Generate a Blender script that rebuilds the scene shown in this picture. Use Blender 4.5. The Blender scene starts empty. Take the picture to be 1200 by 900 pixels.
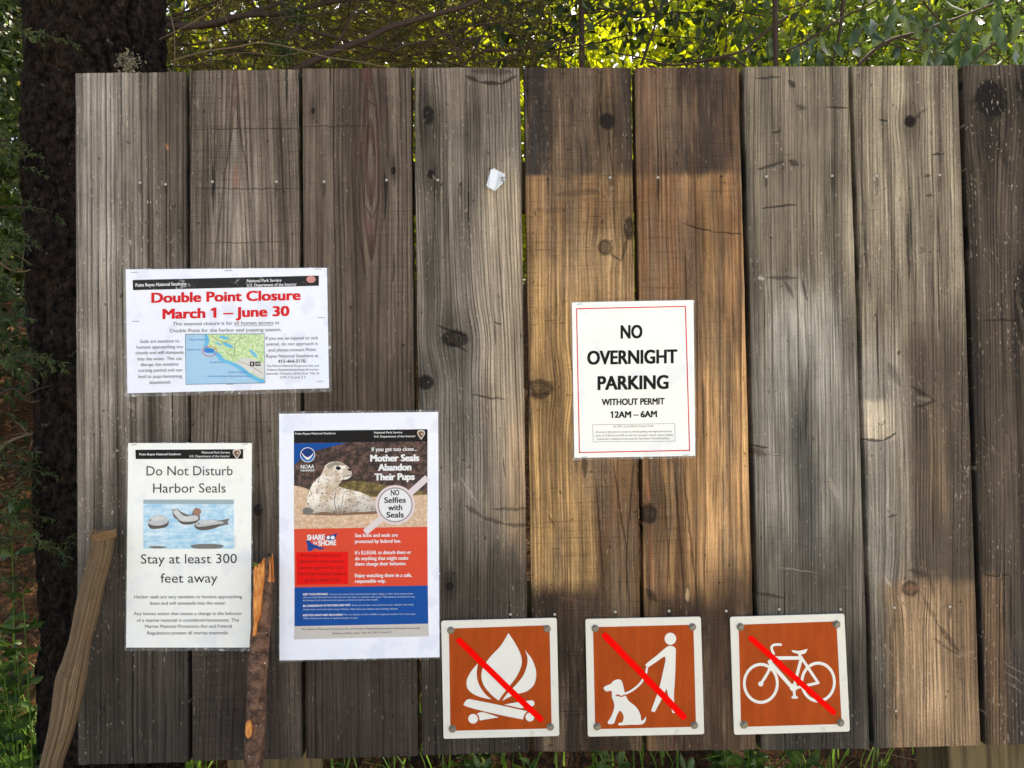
import bpy, bmesh, math, random
import numpy as np
from mathutils import Vector, Matrix, noise as mnoise
from mathutils.geometry import tessellate_polygon
random.seed(7); rng = np.random.default_rng(7)
SC = bpy.context.scene; COL = SC.collection
RAD = math.radians

# ------------------------------------------------------------------ camera
YAW, PITCH, ROLL, FPX, CAM_Z, CAM_Y = RAD(0.8215), RAD(1.7137), RAD(-0.9014), 940.0, 1.34, -1.41
cam_d = bpy.data.cameras.new('camera'); cam = bpy.data.objects.new('camera', cam_d); COL.objects.link(cam)
CAMR = Matrix.Rotation(-YAW, 3, 'Z') @ Matrix.Rotation(math.pi/2 + PITCH, 3, 'X') @ Matrix.Rotation(ROLL, 3, 'Z')
CAMP = Vector((0, CAM_Y, CAM_Z))
cam.matrix_world = Matrix.Translation(CAMP) @ CAMR.to_4x4()
cam_d.sensor_width = 36; cam_d.lens = 36*FPX/1200; cam_d.clip_start = 0.05; cam_d.clip_end = 500
SC.camera = cam
# ------------------------------------------------------------------ world, sun, exposure
SUN_EL, SUN_AZ = RAD(52), RAD(24)          # high sun behind the board, a little to the right
world = bpy.data.worlds.new('World'); SC.world = world; world.use_nodes = True
wn = world.node_tree.nodes; wl = world.node_tree.links
sky = wn.new('ShaderNodeTexSky'); sky.sky_type = 'NISHITA'; sky.sun_disc = False
sky.sun_elevation = SUN_EL; sky.sun_rotation = SUN_AZ
sky.air_density = 1.0; sky.dust_density = 4.0; sky.ozone_density = 0.6
wl.new(sky.outputs[0], wn['Background'].inputs[0]); wn['Background'].inputs[1].default_value = 0.15
sun_d = bpy.data.lights.new('sun', 'SUN'); sun_d.energy = 5.0; sun_d.angle = RAD(0.5); sun_d.color = (1, .93, .8)
sun = bpy.data.objects.new('sun', sun_d); COL.objects.link(sun); sun.location = (2, 4, 6)
sdir = Vector((math.sin(SUN_AZ)*math.cos(SUN_EL), math.cos(SUN_AZ)*math.cos(SUN_EL), math.sin(SUN_EL)))
sun.rotation_euler = sdir.to_track_quat('Z', 'Y').to_euler()
VS = SC.view_settings
SC.display_settings.display_device = 'sRGB'
VS.view_transform = 'Standard'; VS.look = 'None'; VS.gamma = 1; VS.use_curve_mapping = False
VS.exposure = 1.48
try:
    VS.use_white_balance = True; VS.white_balance_temperature = 6950; VS.white_balance_tint = 10
except Exception: pass
SC.cycles.max_bounces = 8; SC.cycles.transparent_max_bounces = 8; SC.cycles.use_denoising = True

# ------------------------------------------------------------------ helpers
def P(px, py, off=0.0):
    """Point that the photo's pixel (1200 x 900) shows on the vertical plane off metres in front of the planks."""
    d = CAMR @ Vector(((px-600)/FPX, -(py-450)/FPX, -1.0))
    return CAMP + d*((-off-CAM_Y)/d.y)
def lin(c): return tuple(((v/255+.055)/1.055)**2.4 if v > 10 else v/255/12.92 for v in c)
def rgb(r, g, b, k=1.0): return tuple(min(.95, v*k) for v in lin((r, g, b))) + (1,)
ORG = {}
def empty(name, loc, label=None, cat=None, group=None):
    o = bpy.data.objects.new(name, None); COL.objects.link(o); o.location = loc; o.empty_display_size = .05
    ORG[o] = Vector(loc); tag(o, label, cat, group); return o
def tag(o, label=None, cat=None, group=None, kind=None):
    for k, v in (('label', label), ('category', cat), ('group', group), ('kind', kind)):
        if v: o[k] = v
    return o
def part(name, verts, faces, mat, parent=None, origin=None, smooth=False, label=None):
    me = bpy.data.meshes.new(name)
    po = ORG[parent] if parent is not None else Vector((0, 0, 0))
    og = Vector(origin) if origin is not None else po
    me.from_pydata([tuple(Vector(v)-og) for v in verts], [], faces); me.update()
    if smooth: me.polygons.foreach_set('use_smooth', [True]*len(me.polygons))
    if mat is not None: me.materials.append(mat)
    o = bpy.data.objects.new(name, me); COL.objects.link(o)
    if parent is not None: o.parent = parent
    o.location = og-po; ORG[o] = og
    if label: o['label'] = label
    return o
class MB:
    def __init__(s): s.v = []; s.f = []
    def add(s, v, f):
        n = len(s.v); s.v += [tuple(p) for p in v]; s.f += [tuple(i+n for i in q) for q in f]
    def box(s, c, h):
        c = Vector(c)
        v = [c+Vector((sx*h[0], sy*h[1], sz*h[2])) for sx in (-1, 1) for sy in (-1, 1) for sz in (-1, 1)]
        s.add(v, [(0,1,3,2),(4,6,7,5),(0,4,5,1),(2,3,7,6),(0,2,6,4),(1,5,7,3)])
    def tube(s, pts, rad, n=7, wob=0.0, cap=True, freq=9.0):
        pts = [Vector(p) for p in pts]; rings = []
        if not hasattr(rad, '__len__'): rad = [rad]*len(pts)
        ref = None
        for i, p in enumerate(pts):
            t = (pts[min(i+1, len(pts)-1)]-pts[max(i-1, 0)]).normalized()
            if ref is None: ref = t.orthogonal().normalized()
            a = (ref - t*ref.dot(t)).normalized(); b = t.cross(a); ref = a
            ring = []
            for k in range(n):
                w = 2*math.pi*k/n; d = a*math.cos(w)+b*math.sin(w); r = rad[i]
                if wob: q_ = p+d*rad[i]; r *= 1+wob*mnoise.noise(q_*freq)+wob*.5*mnoise.noise(Vector((q_.x*4, q_.y*4, q_.z*1.6))*freq)
                ring.append(p+d*r)
            rings.append(ring)
        v = [q for r in rings for q in r]; f = []
        for i in range(len(pts)-1):
            for k in range(n):
                f.append((i*n+k, i*n+(k+1) % n, (i+1)*n+(k+1) % n, (i+1)*n+k))
        if cap: f += [tuple(range(n))[::-1], tuple((len(pts)-1)*n+k for k in range(n))]
        s.add(v, f)
    def build(s, name, mat, parent=None, **k): return part(name, s.v, s.f, mat, parent, **k)
def curve_pts(pts, n=8):
    """Catmull-Rom through 3D points."""
    P_ = [Vector(p) for p in pts]; out = []
    for i in range(len(P_)-1):
        a, b, c, d = P_[max(i-1, 0)], P_[i], P_[i+1], P_[min(i+2, len(P_)-1)]
        for k in range(n):
            t = k/n
            out.append(.5*((2*b)+(c-a)*t+(2*a-5*b+4*c-d)*t*t+(3*b-a-3*c+d)*t**3))
    out.append(P_[-1]); return out

# ------------------------------------------------------------------ node graph helper
class S:
    def __init__(s, g, sock): s.g, s.s = g, sock
    def _b(s, op, o, rev=False): return s.g.math(op, o, s) if rev else s.g.math(op, s, o)
    def __add__(s, o): return s._b('ADD', o)
    __radd__ = __add__
    def __sub__(s, o): return s._b('SUBTRACT', o)
    def __rsub__(s, o): return s._b('SUBTRACT', o, True)
    def __mul__(s, o): return s._b('MULTIPLY', o)
    __rmul__ = __mul__
    def __truediv__(s, o): return s._b('DIVIDE', o)
class Graph:
    def __init__(s, name):
        s.m = bpy.data.materials.new(name); s.m.use_nodes = True
        s.t = s.m.node_tree; s.n = s.t.nodes; s.l = s.t.links
        s.bsdf = s.n['Principled BSDF']; s.out = s.n['Material Output']
        tc = s.n.new('ShaderNodeTexCoord'); s.tc = tc
        sp = s.n.new('ShaderNodeSeparateXYZ'); s.l.new(tc.outputs['Object'], sp.inputs[0])
        s.x, s.y, s.z = (S(s, sp.outputs[i]) for i in range(3))
    def put(s, inp, v):
        if isinstance(v, S): s.l.new(v.s, inp)
        else: inp.default_value = v
    def math(s, op, a, b=None, c=None, clamp=False):
        n = s.n.new('ShaderNodeMath'); n.operation = op; n.use_clamp = clamp
        for i, v in enumerate((a, b, c)):
            if v is not None: s.put(n.inputs[i], v)
        return S(s, n.outputs[0])
    def noise(s, x, z, y=0.0, detail=2.0, rough=.5):
        c = s.n.new('ShaderNodeCombineXYZ')
        for i, v in enumerate((x, y, z)): s.put(c.inputs[i], v)
        n = s.n.new('ShaderNodeTexNoise'); n.inputs['Scale'].default_value = 1
        n.inputs['Detail'].default_value = detail; n.inputs['Roughness'].default_value = rough
        s.l.new(c.outputs[0], n.inputs['Vector']); return S(s, n.outputs['Fac'])
    def noise3(s, scale, detail=3.0, rough=.55, seed=0.0):
        return s.noise(s.x*scale+seed, s.z*scale, s.y*scale, detail, rough)
    def ss(s, a, b, v):
        n = s.n.new('ShaderNodeMapRange'); n.interpolation_type = 'SMOOTHSTEP'
        s.put(n.inputs['Value'], v); s.put(n.inputs['From Min'], a); s.put(n.inputs['From Max'], b)
        return S(s, n.outputs[0])
    def mix(s, f, a, b, mode='MIX'):
        n = s.n.new('ShaderNodeMix'); n.data_type = 'RGBA'; n.blend_type = mode
        s.put(n.inputs[0], f); s.put(n.inputs[6], a); s.put(n.inputs[7], b); return S(s, n.outputs[2])
    def val(s, c, f):     # colour times a scalar
        n = s.n.new('ShaderNodeVectorMath'); n.operation = 'SCALE'
        s.put(n.inputs[0], c if isinstance(c, S) else c[:3]); s.put(n.inputs['Scale'], f); return S(s, n.outputs[0])
    def bump(s, h, dist, strength=1.0):
        n = s.n.new('ShaderNodeBump'); n.inputs['Distance'].default_value = dist; n.inputs['Strength'].default_value = strength
        s.put(n.inputs['Height'], h); s.l.new(n.outputs[0], s.bsdf.inputs['Normal'])
    def done(s, col, rough=.8, spec=.3):
        s.put(s.bsdf.inputs['Base Color'], col); s.put(s.bsdf.inputs['Roughness'], rough)
        s.bsdf.inputs['Specular IOR Level'].default_value = spec; return s.m
class Group(Graph):
    def __init__(s, name, ins):
        s.t = bpy.data.node_groups.new(name, 'ShaderNodeTree'); s.n = s.t.nodes; s.l = s.t.links
        for i in ins: s.t.interface.new_socket(i, in_out='INPUT', socket_type='NodeSocketFloat')
        s.t.interface.new_socket('mask', in_out='OUTPUT', socket_type='NodeSocketFloat')
        gi_ = s.n.new('NodeGroupInput'); s.go = s.n.new('NodeGroupOutput'); s.i = {k: S(s, gi_.outputs[k]) for k in ins}
def use(g, grp, **kw):
    n = g.n.new('ShaderNodeGroup'); n.node_tree = grp.t
    for k, v in kw.items(): g.put(n.inputs[k], v)
    return S(g, n.outputs[0])
MG = Group('mark_mask', ('wx', 'wz', 'ax', 'az', 'dx', 'dz', 'l2', 'w', 'nz')); I_ = MG.i
_px = I_['wx']-I_['ax']; _pz = I_['wz']-I_['az']
_t = MG.math('ADD', (_px*I_['dx']+_pz*I_['dz'])/I_['l2'], 0.0, clamp=True)
_ex = _px-_t*I_['dx']; _ez = _pz-_t*I_['dz']; _d = MG.math('SQRT', _ex*_ex+_ez*_ez)
_we = (_t*(1-_t)*3.2+.22)*I_['w']*(.55+I_['nz']*.9)
MG.put(MG.go.inputs[0], 1-MG.ss(_we*.2, _we, _d))
ZG = Group('zone_mask', ('x', 'z', 'nm', 'nz', 'ax', 'az', 'bx', 'bz', 'sx', 'sz')); I_ = ZG.i
_x = I_['x']+(I_['nm']-.5)*I_['sx']*2.2; _z = I_['z']+(I_['nz']-.5)*I_['sz']*3.2
ZG.put(ZG.go.inputs[0], ZG.ss(I_['ax']-I_['sx'], I_['ax']+I_['sx'], _x)*(1-ZG.ss(I_['bx']-I_['sx'], I_['bx']+I_['sx'], _x))*ZG.ss(I_['bz']-I_['sz'], I_['bz']+I_['sz'], _z)*(1-ZG.ss(I_['az']-I_['sz'], I_['az']+I_['sz'], _z)))
MATS = {}
def plain(name, col, rough=.6, var=.12, scale=40, bump=0.0, metal=0.0, coat=0.0, spec=.4):
    if name in MATS: return MATS[name]
    g = Graph(name); n = g.noise3(scale, 4)
    c = g.val(col, 1-var+n*(2*var)); g.done(c, rough, spec); g.bsdf.inputs['Metallic'].default_value = metal
    if bump: g.bump(g.noise3(scale*3, 4), bump)
    if coat:
        g.bsdf.inputs['Coat Weight'].default_value = coat; g.bsdf.inputs['Coat Roughness'].default_value = .18
    MATS[name] = g.m; return g.m

# ================================================================== ground
def ground_z(x, y):
    if y < .25: z = 0.0
    else:
        t = y-.25; z = .5*t if t < 3.2 else 1.6+.3*(t-3.2) if t < 20 else 6.64+.12*(t-20)
    if y > .25:
        z *= min(1, .35+.65*min(1, (y-.25)/.8))
        z += .06*mnoise.noise(Vector((x*1.3, y*1.3, 0)))*min(1, (y-.25)*2)
    return z + .01*mnoise.noise(Vector((x*6, y*6, 3)))
def ground():
    xs = sorted(set([-90, -60, -40, -25, -15, -10, -7]+[round(-5+.1*i, 3) for i in range(101)]+[7, 10, 15, 25, 40, 60, 90]))
    ys = sorted(set([-90, -60, -40, -25, -15, -10, -7, -5, -4, -3, -2.5]+[round(-2+.1*i, 3) for i in range(81)]+[6.5, 7, 8, 10, 13, 17, 25, 40, 60, 90]))
    v = [(x, y, ground_z(x, y)) for y in ys for x in xs]; nx = len(xs)
    f = [(j*nx+i, j*nx+i+1, (j+1)*nx+i+1, (j+1)*nx+i) for j in range(len(ys)-1) for i in range(nx-1)]
    g = Graph('ground_litter'); n1 = g.noise3(9, 5); n2 = g.noise3(60, 4, .6, 3)
    soil = g.mix(g.ss(.35, .7, n2), rgb(54, 38, 26), rgb(126, 84, 46))
    soil = g.mix(g.ss(.5, .7, n1), soil, rgb(70, 50, 30))
    soil = g.mix((1-g.ss(.9, 1.5, g.y+(n1-.5)*.6))*g.ss(-1.1, -.7, g.x), soil, g.val(soil, .4))  # soil darkened behind the board to stand in for shade
    gravel = g.mix(g.ss(.3, .7, g.noise3(120, 3)), rgb(176, 168, 152), rgb(222, 214, 198))  # gravel out of view in front, lightened to bounce light onto the board
    yy = g.y+(n1-.5)*.8
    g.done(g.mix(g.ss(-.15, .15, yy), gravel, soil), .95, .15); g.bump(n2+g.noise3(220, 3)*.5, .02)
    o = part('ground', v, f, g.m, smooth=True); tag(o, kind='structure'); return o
ground()

# ================================================================== planks
def smooth_sign(px): return px
FR = .80
DK, PALE_, ORG_ = (34, 27, 22), (196, 184, 162), (196, 120, 48)
MARKS = {
 1: [(195, 168, 197, 176, 3, .8, ORG_), (150, 470, 158, 480, 5, .3, PALE_), (133, 405, 128, 420, 6, .3, PALE_)],
 2: [(222, 151, 350, 151, .7, .4, DK), (225, 221, 350, 221, .7, .35, DK), (225, 284, 350, 284, .6, .3, DK), (276, 112, 274, 128, 4, .55, (92, 50, 36)), (274, 128, 262, 215, 1.6, .5, (84, 50, 38)), (277, 128, 292, 215, 1.6, .5, (84, 50, 38)), (262, 215, 248, 330, 1.5, .4, (90, 66, 50)), (292, 215, 300, 330, 1.5, .4, (90, 66, 50))],
 3: [(428, 118, 427, 240, 1.6, .6, (104, 54, 44)), (441, 124, 444, 236, 1.6, .6, (104, 54, 44)), (430, 118, 441, 124, 1.6, .6, (104, 54, 44)), (427, 240, 436, 256, 1.6, .6, (104, 54, 44)), (444, 236, 437, 256, 1.6, .6, (104, 54, 44)), (418, 120, 416, 250, 1.4, .5, (84, 50, 42)), (452, 90, 456, 200, 1.4, .5, (84, 50, 42)), (416, 250, 430, 330, 1.4, .5, (84, 50, 42)), (355, 148, 440, 148, .7, .3, DK), (428, 74, 430, 98, 6, .5, (112, 56, 44)), (430, 120, 432, 130, 5, .6, (112, 56, 44)), (432, 256, 434, 272, 5, .55, (112, 56, 44)), (454, 210, 450, 260, 1.6, .6, DK), (462, 300, 460, 330, 1.6, .5, DK)],
 4: [(514, 382, 548, 394, 2, .6, DK), (516, 396, 548, 412, 2, .5, DK), (545, 592, 565, 606, 4, .6, (72, 58, 46)), (565, 606, 590, 614, 4, .65, (66, 52, 42)), (590, 614, 621, 617, 4, .65, (60, 48, 40)), (578, 597, 621, 596, 2.4, .5, (78, 60, 46)), (545, 88, 562, 96, 3.5, .85, DK), (562, 96, 588, 98, 3.5, .9, DK), (588, 98, 606, 88, 3.5, .8, DK), (553, 83, 600, 84, 7, .6, (60, 46, 38)), (552, 463, 592, 468, 1.4, .5, DK), (579, 378, 588, 380, 1.4, .6, DK), (580, 380, 580, 404, 1.2, .5, DK), (522, 384, 540, 405, 5, .55, (60, 48, 40)), (590, 535, 592, 560, 1.3, .5, DK), (540, 560, 560, 590, 3, .35, PALE_)],
 5: [(705, 85, 703, 118, 1.3, .7, DK), (703, 118, 705, 140, 1.6, .7, DK), (712, 150, 718, 205, 1.3, .7, DK), (714, 296, 728, 306, 2, .6, (84, 58, 38)), (728, 306, 737, 272, 2, .6, (84, 58, 38)), (720, 300, 716, 350, 4, .35, (110, 78, 48)), (718, 540, 736, 655, 1.5, .65, (70, 42, 26)), (742, 545, 733, 660, 1.3, .55, (70, 42, 26)), (698, 560, 708, 700, 1.6, .6, (70, 42, 26)), (733, 655, 738, 720, 1.4, .5, (70, 42, 26)), (684, 532, 686, 560, 5, .7, (62, 46, 32)), (650, 228, 704, 225, 7, .4, (70, 54, 40)), (625, 246, 660, 248, 5, .3, (80, 62, 44)), (655, 700, 680, 704, 3, .5, (130, 90, 76)), (618, 440, 628, 470, 4, .5, (74, 52, 36)), (618, 462, 646, 462, 3, .5, (66, 48, 34)), (642, 604, 650, 616, 2, .5, (120, 84, 50))],
 6: [(800, 262, 835, 272, 1.2, .5, DK), (835, 272, 872, 274, 1.2, .5, DK), (762, 615, 764, 690, 3, .6, (150, 78, 34)), (758, 560, 762, 590, 3, .5, (190, 116, 60)), (790, 540, 802, 700, 1.5, .65, (74, 42, 26)), (800, 540, 815, 690, 1.5, .6, (74, 42, 26)), (778, 560, 786, 700, 1.4, .5, (80, 50, 30)), (805, 690, 806, 705, 4, .7, (212, 186, 140)), (757, 690, 770, 705, 7, .7, (34, 26, 20)), (750, 560, 752, 540, 3, .5, (120, 90, 60))],
 7: [(885, 92, 915, 90, 2, .5, DK), (924, 94, 932, 102, 6, .8, DK), (934, 124, 944, 128, 6, .6, DK), (968, 126, 994, 126, 1.4, .8, DK), (905, 156, 916, 152, 2.4, .6, DK), (888, 199, 918, 189, 2.6, .6, DK), (924, 188, 936, 194, 6, .75, DK), (893, 244, 934, 239, 1.8, .7, DK), (888, 327, 896, 326, 4, .7, (200, 194, 180)), (898, 325, 936, 326, 4, .55, DK), (920, 330, 930, 350, 4, .55, DK), (940, 328, 946, 352, 2.4, .6, DK), (945, 432, 944, 520, 2, .6, DK), (880, 528, 898, 532, 7, .7, (82, 62, 44)), (880, 522, 900, 524, 2, .7, DK), (898, 530, 915, 533, 2, .4, PALE_), (880, 694, 920, 700, 3, .6, DK), (905, 664, 960, 671, 2.5, .35, PALE_), (972, 560, 982, 585, 5, .35, PALE_), (910, 360, 916, 460, 8, .3, (176, 172, 162)), (950, 350, 958, 430, 6, .3, (176, 172, 162))],
 8: [(1031, 141, 1041, 142, 1.8, .7, DK), (1060, 145, 1072, 140, 6, .8, DK), (1070, 140, 1086, 128, 4, .55, DK), (1092, 181, 1107, 180, 2, .75, DK), (1083, 206, 1091, 205, 3, .7, DK), (1085, 229, 1095, 229, 3, .7, DK), (1064, 250, 1066, 325, 2.6, .5, DK), (1078, 290, 1084, 294, 5, .4, DK), (1012, 515, 1035, 516, 2.4, .75, DK), (1035, 516, 1050, 508, 2, .7, DK), (1016, 470, 1040, 500, 12, .35, (214, 198, 172)), (1040, 425, 1056, 452, 9, .5, (78, 70, 60)), (1068, 452, 1096, 470, 4, .6, DK), (1096, 470, 1072, 478, 3, .6, DK), (1074, 466, 1092, 468, 5, .5, (150, 142, 126)), (1040, 606, 1052, 602, 3, .6, DK), (1062, 690, 1080, 688, 6, .5, (150, 92, 66)), (1082, 700, 1100, 732, 4, .5, (66, 50, 38)), (1100, 732, 1124, 764, 5, .6, (60, 46, 36)), (1094, 748, 1124, 768, 3, .5, (60, 46, 36)), (1066, 668, 1090, 676, 6, .6, (64, 54, 44)), (1090, 676, 1096, 700, 3, .5, (70, 56, 44)), (1120, 770, 1144, 764, 5, .3, (176, 150, 118)), (1044, 730, 1046, 850, 3, .4, DK), (1038, 676, 1044, 688, 3, .6, PALE_)],
 9: [(1146, 108, 1168, 100, 14, .7, DK), (1150, 122, 1176, 130, 14, .7, DK), (1166, 150, 1180, 196, 7, .5, DK), (1196, 305, 1188, 350, 6, .8, DK), (1188, 350, 1198, 402, 5, .8, DK), (1150, 375, 1196, 374, 1.6, .45, DK), (1150, 520, 1190, 545, 3, .3, (130, 104, 76)), (1176, 775, 1200, 790, 1.4, .5, PALE_), (1176, 785, 1200, 802, 1.4, .5, PALE_), (1178, 797, 1200, 814, 1.4, .4, PALE_), (1152, 673, 1183, 674, 1.6, .5, DK), (1184, 676, 1184, 760, 1.8, .6, DK)]}

def wood(name, plank_origin, spec):
    """Weathered sawn board. Features are given in photo pixels and turned into board coordinates."""
    g = Graph(name); O = Vector(plank_origin)
    def loc(px, py):
        p = P(px, py)-O; return p.x, p.z
    x, z = g.x, g.z; sd = spec['seed']*13.7
    K = spec.get('k', FR)
    def C(c): return rgb(*c, K)
    n_lo = g.noise(x*5+sd, z*2.2, sd, 2); n_mid = g.noise(x*26+sd, z*5, sd+1, 3)
    xd = x+(g.noise(x*4, z*1.6+sd, 2, 1)-.5)*spec.get('wander', .012)+(g.noise(x*30, z*14, sd, 2)-.5)*.0022
    kmask = None; kd = []
    for (kx, ky, rx, ry, dark, bend) in spec.get('knots', []):
        cx, cz = loc(kx, ky); rx *= .0015; ry *= .0015
        dx = x-cx; dz = z-cz
        e2 = (dx*dx)/(rx*rx)
        e = e2+(dz*dz)/(ry*ry)
        gsh = g.math('EXPONENT', ((dx*dx)/((rx*2.6)**2)+(dz*dz)/((ry*3.6)**2))*-1.0)
        xd = xd-dx*gsh*(bend*.6)
        er = g.math('SQRT', e)+(g.noise(x*75+cx*99, z*60, sd, 3, .6)-.5)*(1.2 if max(rx, ry) > .022 else .6)
        m = 1-g.ss(.65, 1.25, er)
        halo = 1-g.ss(.8, 3.0, g.math('SQRT', e2+(dz*dz)/((ry*2.2)**2))+(g.noise(x*60, z*20, sd, 3)-.5)*1.4)
        kd.append((m, halo, er, dark))
    kind = spec.get('grain', ('flat',))
    if kind[0] == 'flat':
        r = xd+z*kind[1]+z*z*kind[2] if len(kind) > 1 else xd
    elif kind[0] == 'cone':     # cathedral: peaks point up
        x0, z0 = loc(kind[1], kind[2]); dx = xd-x0; dx = dx+z*kind[5] if len(kind) > 5 else dx
        r = g.math('SQRT', dx*dx+kind[3]**2)+(z-z0)*kind[4]
    else:                       # closed ovals
        x0, z0 = loc(kind[1], kind[2]); dx = xd-x0; dz = (z-z0)*kind[3]
        dz = g.math('MULTIPLY', g.math('TANH', dz/kind[4]), kind[4])
        r = g.math('SQRT', dx*dx+dz*dz)
    sp = spec.get('spacing', .006)
    wx = x+(g.noise(x*70, z*40, sd+50, 3)-.5)*.006; wz = z+(g.noise(x*60, z*40, sd+60, 3)-.5)*.008; mk = None; mnz = g.noise(x*170, z*170, sd+70, 2)
    t = r/sp+(g.noise(r*55, 0.0, sd, 2)-.5)*2.2
    fr = g.math('FRACT', t)
    line = g.ss(.45, .9, fr)*(1-g.ss(.94, 1.0, fr))
    line = line*(.35+g.ss(.3, .75, g.noise(r*160, z*2.5, sd, 2))*.8)
    ch = g.ss(.3, .7, g.noise(g.math('FLOOR', t)*3.17, z*.8, sd, 1))       # every ring its own strength
    line = line*(.35+ch*.75)
    wide = g.noise(xd*38+sd, z*1.1, sd+4, 3)
    grit = g.noise(x*620, z*420, sd+5, 2, .7)
    fib = g.noise(xd*700, z*9, sd, 3, .6); fib2 = g.noise(xd*260, z*4.5, sd+2, 3, .6)
    saw = g.noise(x*9, z*620+(g.noise(x*8, z*3, 1)-.5)*6, sd, 2)
    # ---- base colour of the board with its worn, fresh, paler and darker zones
    col = g.mix(g.ss(.34, .66, wide), g.val(C(spec['dark']), .82), C(spec['light']))
    col = g.mix(g.ss(.45, .75, n_mid)*.35, col, C(spec.get('blotch', spec['light'])))
    znz = g.noise(x*48, z*7, sd+7, 4, .6)*.7+n_lo*.3
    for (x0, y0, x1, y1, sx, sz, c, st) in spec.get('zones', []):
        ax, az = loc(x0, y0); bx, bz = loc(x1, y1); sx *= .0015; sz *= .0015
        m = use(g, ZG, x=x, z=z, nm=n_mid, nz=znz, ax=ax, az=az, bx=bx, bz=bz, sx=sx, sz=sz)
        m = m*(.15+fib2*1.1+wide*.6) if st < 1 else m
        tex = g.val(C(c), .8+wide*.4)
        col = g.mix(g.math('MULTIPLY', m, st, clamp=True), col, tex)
    if spec.get('patch'):
        pm_ = g.ss(.46, .64, g.noise(x*24+sd, z*3.2, sd+80, 5, .65))*spec['patch']
        col = g.mix(pm_, col, C((132, 112, 88)))
        pm2 = g.ss(.52, .68, g.noise(x*46+sd, z*2.0, sd+85, 4, .6))*spec['patch']*.8
        col = g.mix(pm2, col, C((104, 78, 52)))
    lc = spec.get('linecol')
    ls = spec.get('line', .6)
    if lc: col = g.mix(g.math('MULTIPLY', line, ls, clamp=True), col, C(lc))
    else: col = g.val(col, 1.12-line*ls)
    for (x0, y0, x1, y1, c, st) in spec.get('red', []):     # reddish late wood where the rings close
        ax, az = loc(x0, y0); bx, bz = loc(x1, y1); s_ = .012
        m = g.ss(ax-s_, ax+s_, x)*(1-g.ss(bx-s_, bx+s_, x))*g.ss(bz-s_, bz+s_*2, z)*(1-g.ss(az-s_, az+s_*2, z))
        col = g.mix(g.math('MULTIPLY', m*g.ss(.25, .7, fr)*(1-g.ss(.95, 1, fr)), st, clamp=True), col, C(c))
    streak = g.ss(.3, .72, g.noise(xd*120+sd, z*1.6, sd+6, 4, .65))
    col = g.val(col, (-.22+fib*1.15+fib2*1.29)*(.62+grit*.76)*(.86+streak*.28))
    sm = spec.get('saw', .25)
    col = g.val(col, 1-g.ss(.52, .72, saw)*sm*g.ss(.35, .65, g.noise(x*7, z*4, sd+9, 2)))
    # ---- mottling, grime
    blot = g.noise(x*11+sd, z*5, sd+3, 6, .68)
    col = g.val(col, .30+blot*1.40)
    # ---- knots
    for (m, halo, er, dark) in kd:
        kr = g.math('FRACT', er*3.2)
        kc = g.mix(dark, g.val(col, .72), C((44, 34, 27))) if dark < .85 else g.val(C((40, 32, 26)), 1.0)
        kc = g.val(kc, .6+kr*.7)
        rim = g.ss(.55, .95, er)*(1-g.ss(.95, 1.35, er))
        col = g.val(col, 1-halo*.42*dark)
        col = g.mix(g.math('MULTIPLY', m, .9, clamp=True), col, kc)
        col = g.val(col, 1-rim*.5)
    # ---- single cracks, seams and scars
    for (ax_, ay_, bx_, by_, w_, st, c_) in MARKS.get(spec['seed'], []):
        ax, az = loc(ax_, ay_); bx, bz = loc(bx_, by_); dx, dz = bx-ax, bz-az; l2 = dx*dx+dz*dz; w_ *= .0015
        m = use(g, MG, wx=wx, wz=wz, ax=ax, az=az, dx=dx, dz=dz, l2=l2, w=w_, nz=mnz)
        col = g.mix(m*(st*.82), col, C(c_))
        if w_ < .004: mk = m if mk is None else g.math('MAXIMUM', mk, m)
    # ---- dark drip and crack marks
    crack = g.ss(.63, .70, g.noise(xd*230, z*4.0, sd+12, 3))*g.ss(.45, .6, g.noise(x*12, z*5, sd+14, 1))
    col = g.val(col, 1-crack*.68)
    pit = g.ss(.70, .76, g.noise(x*120, z*70, sd+20, 2))
    col = g.val(col, 1-pit*.5)
    hc = g.ss(.725, .745, g.noise(x*22, z*330, sd+25, 1))*spec.get('cross', .5)
    col = g.val(col, 1-hc*.6)
    # ---- pale chipped fibres and scratches
    fl = g.ss(.66, .71, g.noise(x*300, z*85, sd+31, 2))*g.ss(.4, .6, g.noise(x*20, z*6, sd+33, 2))
    fl2 = g.ss(.70, .735, g.noise((x+z*.45)*300, (z-x*.45)*90, sd+41, 1))*g.ss(.5, .62, g.noise(x*16, z*8, sd+43, 2))
    col = g.mix(g.math('MULTIPLY', fl+fl2*.7, spec.get('fleck', .5)*.8, clamp=True), col, C((205, 192, 170)))
    half = .0975
    ax_edge = g.math('ABSOLUTE', x+(fib2-.5)*.006)
    col = g.val(col, 1-g.ss(half-.012, half, ax_edge)*.22)  # colour darker towards both long edges
    hs = g.n.new('ShaderNodeHueSaturation'); hs.inputs['Saturation'].default_value = spec.get('sat', .76); g.put(hs.inputs['Color'], col)
    gm = g.n.new('ShaderNodeGamma'); gm.inputs[1].default_value = 1.27; g.l.new(hs.outputs[0], gm.inputs[0]); col = g.val(S(g, gm.outputs[0]), 1.62)
    # ---- relief of grain, cracks and pits
    hgt = (1-line)*.7+fib*.5+fib2*.4+grit*.25-crack*.9-pit*.5-g.ss(.52, .72, saw)*.12
    if mk is not None: hgt = hgt-mk*1.2
    g.done(col, .82, .22); g.bump(hgt, spec.get('depth', .0026), 1.0)
    return g.m

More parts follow.
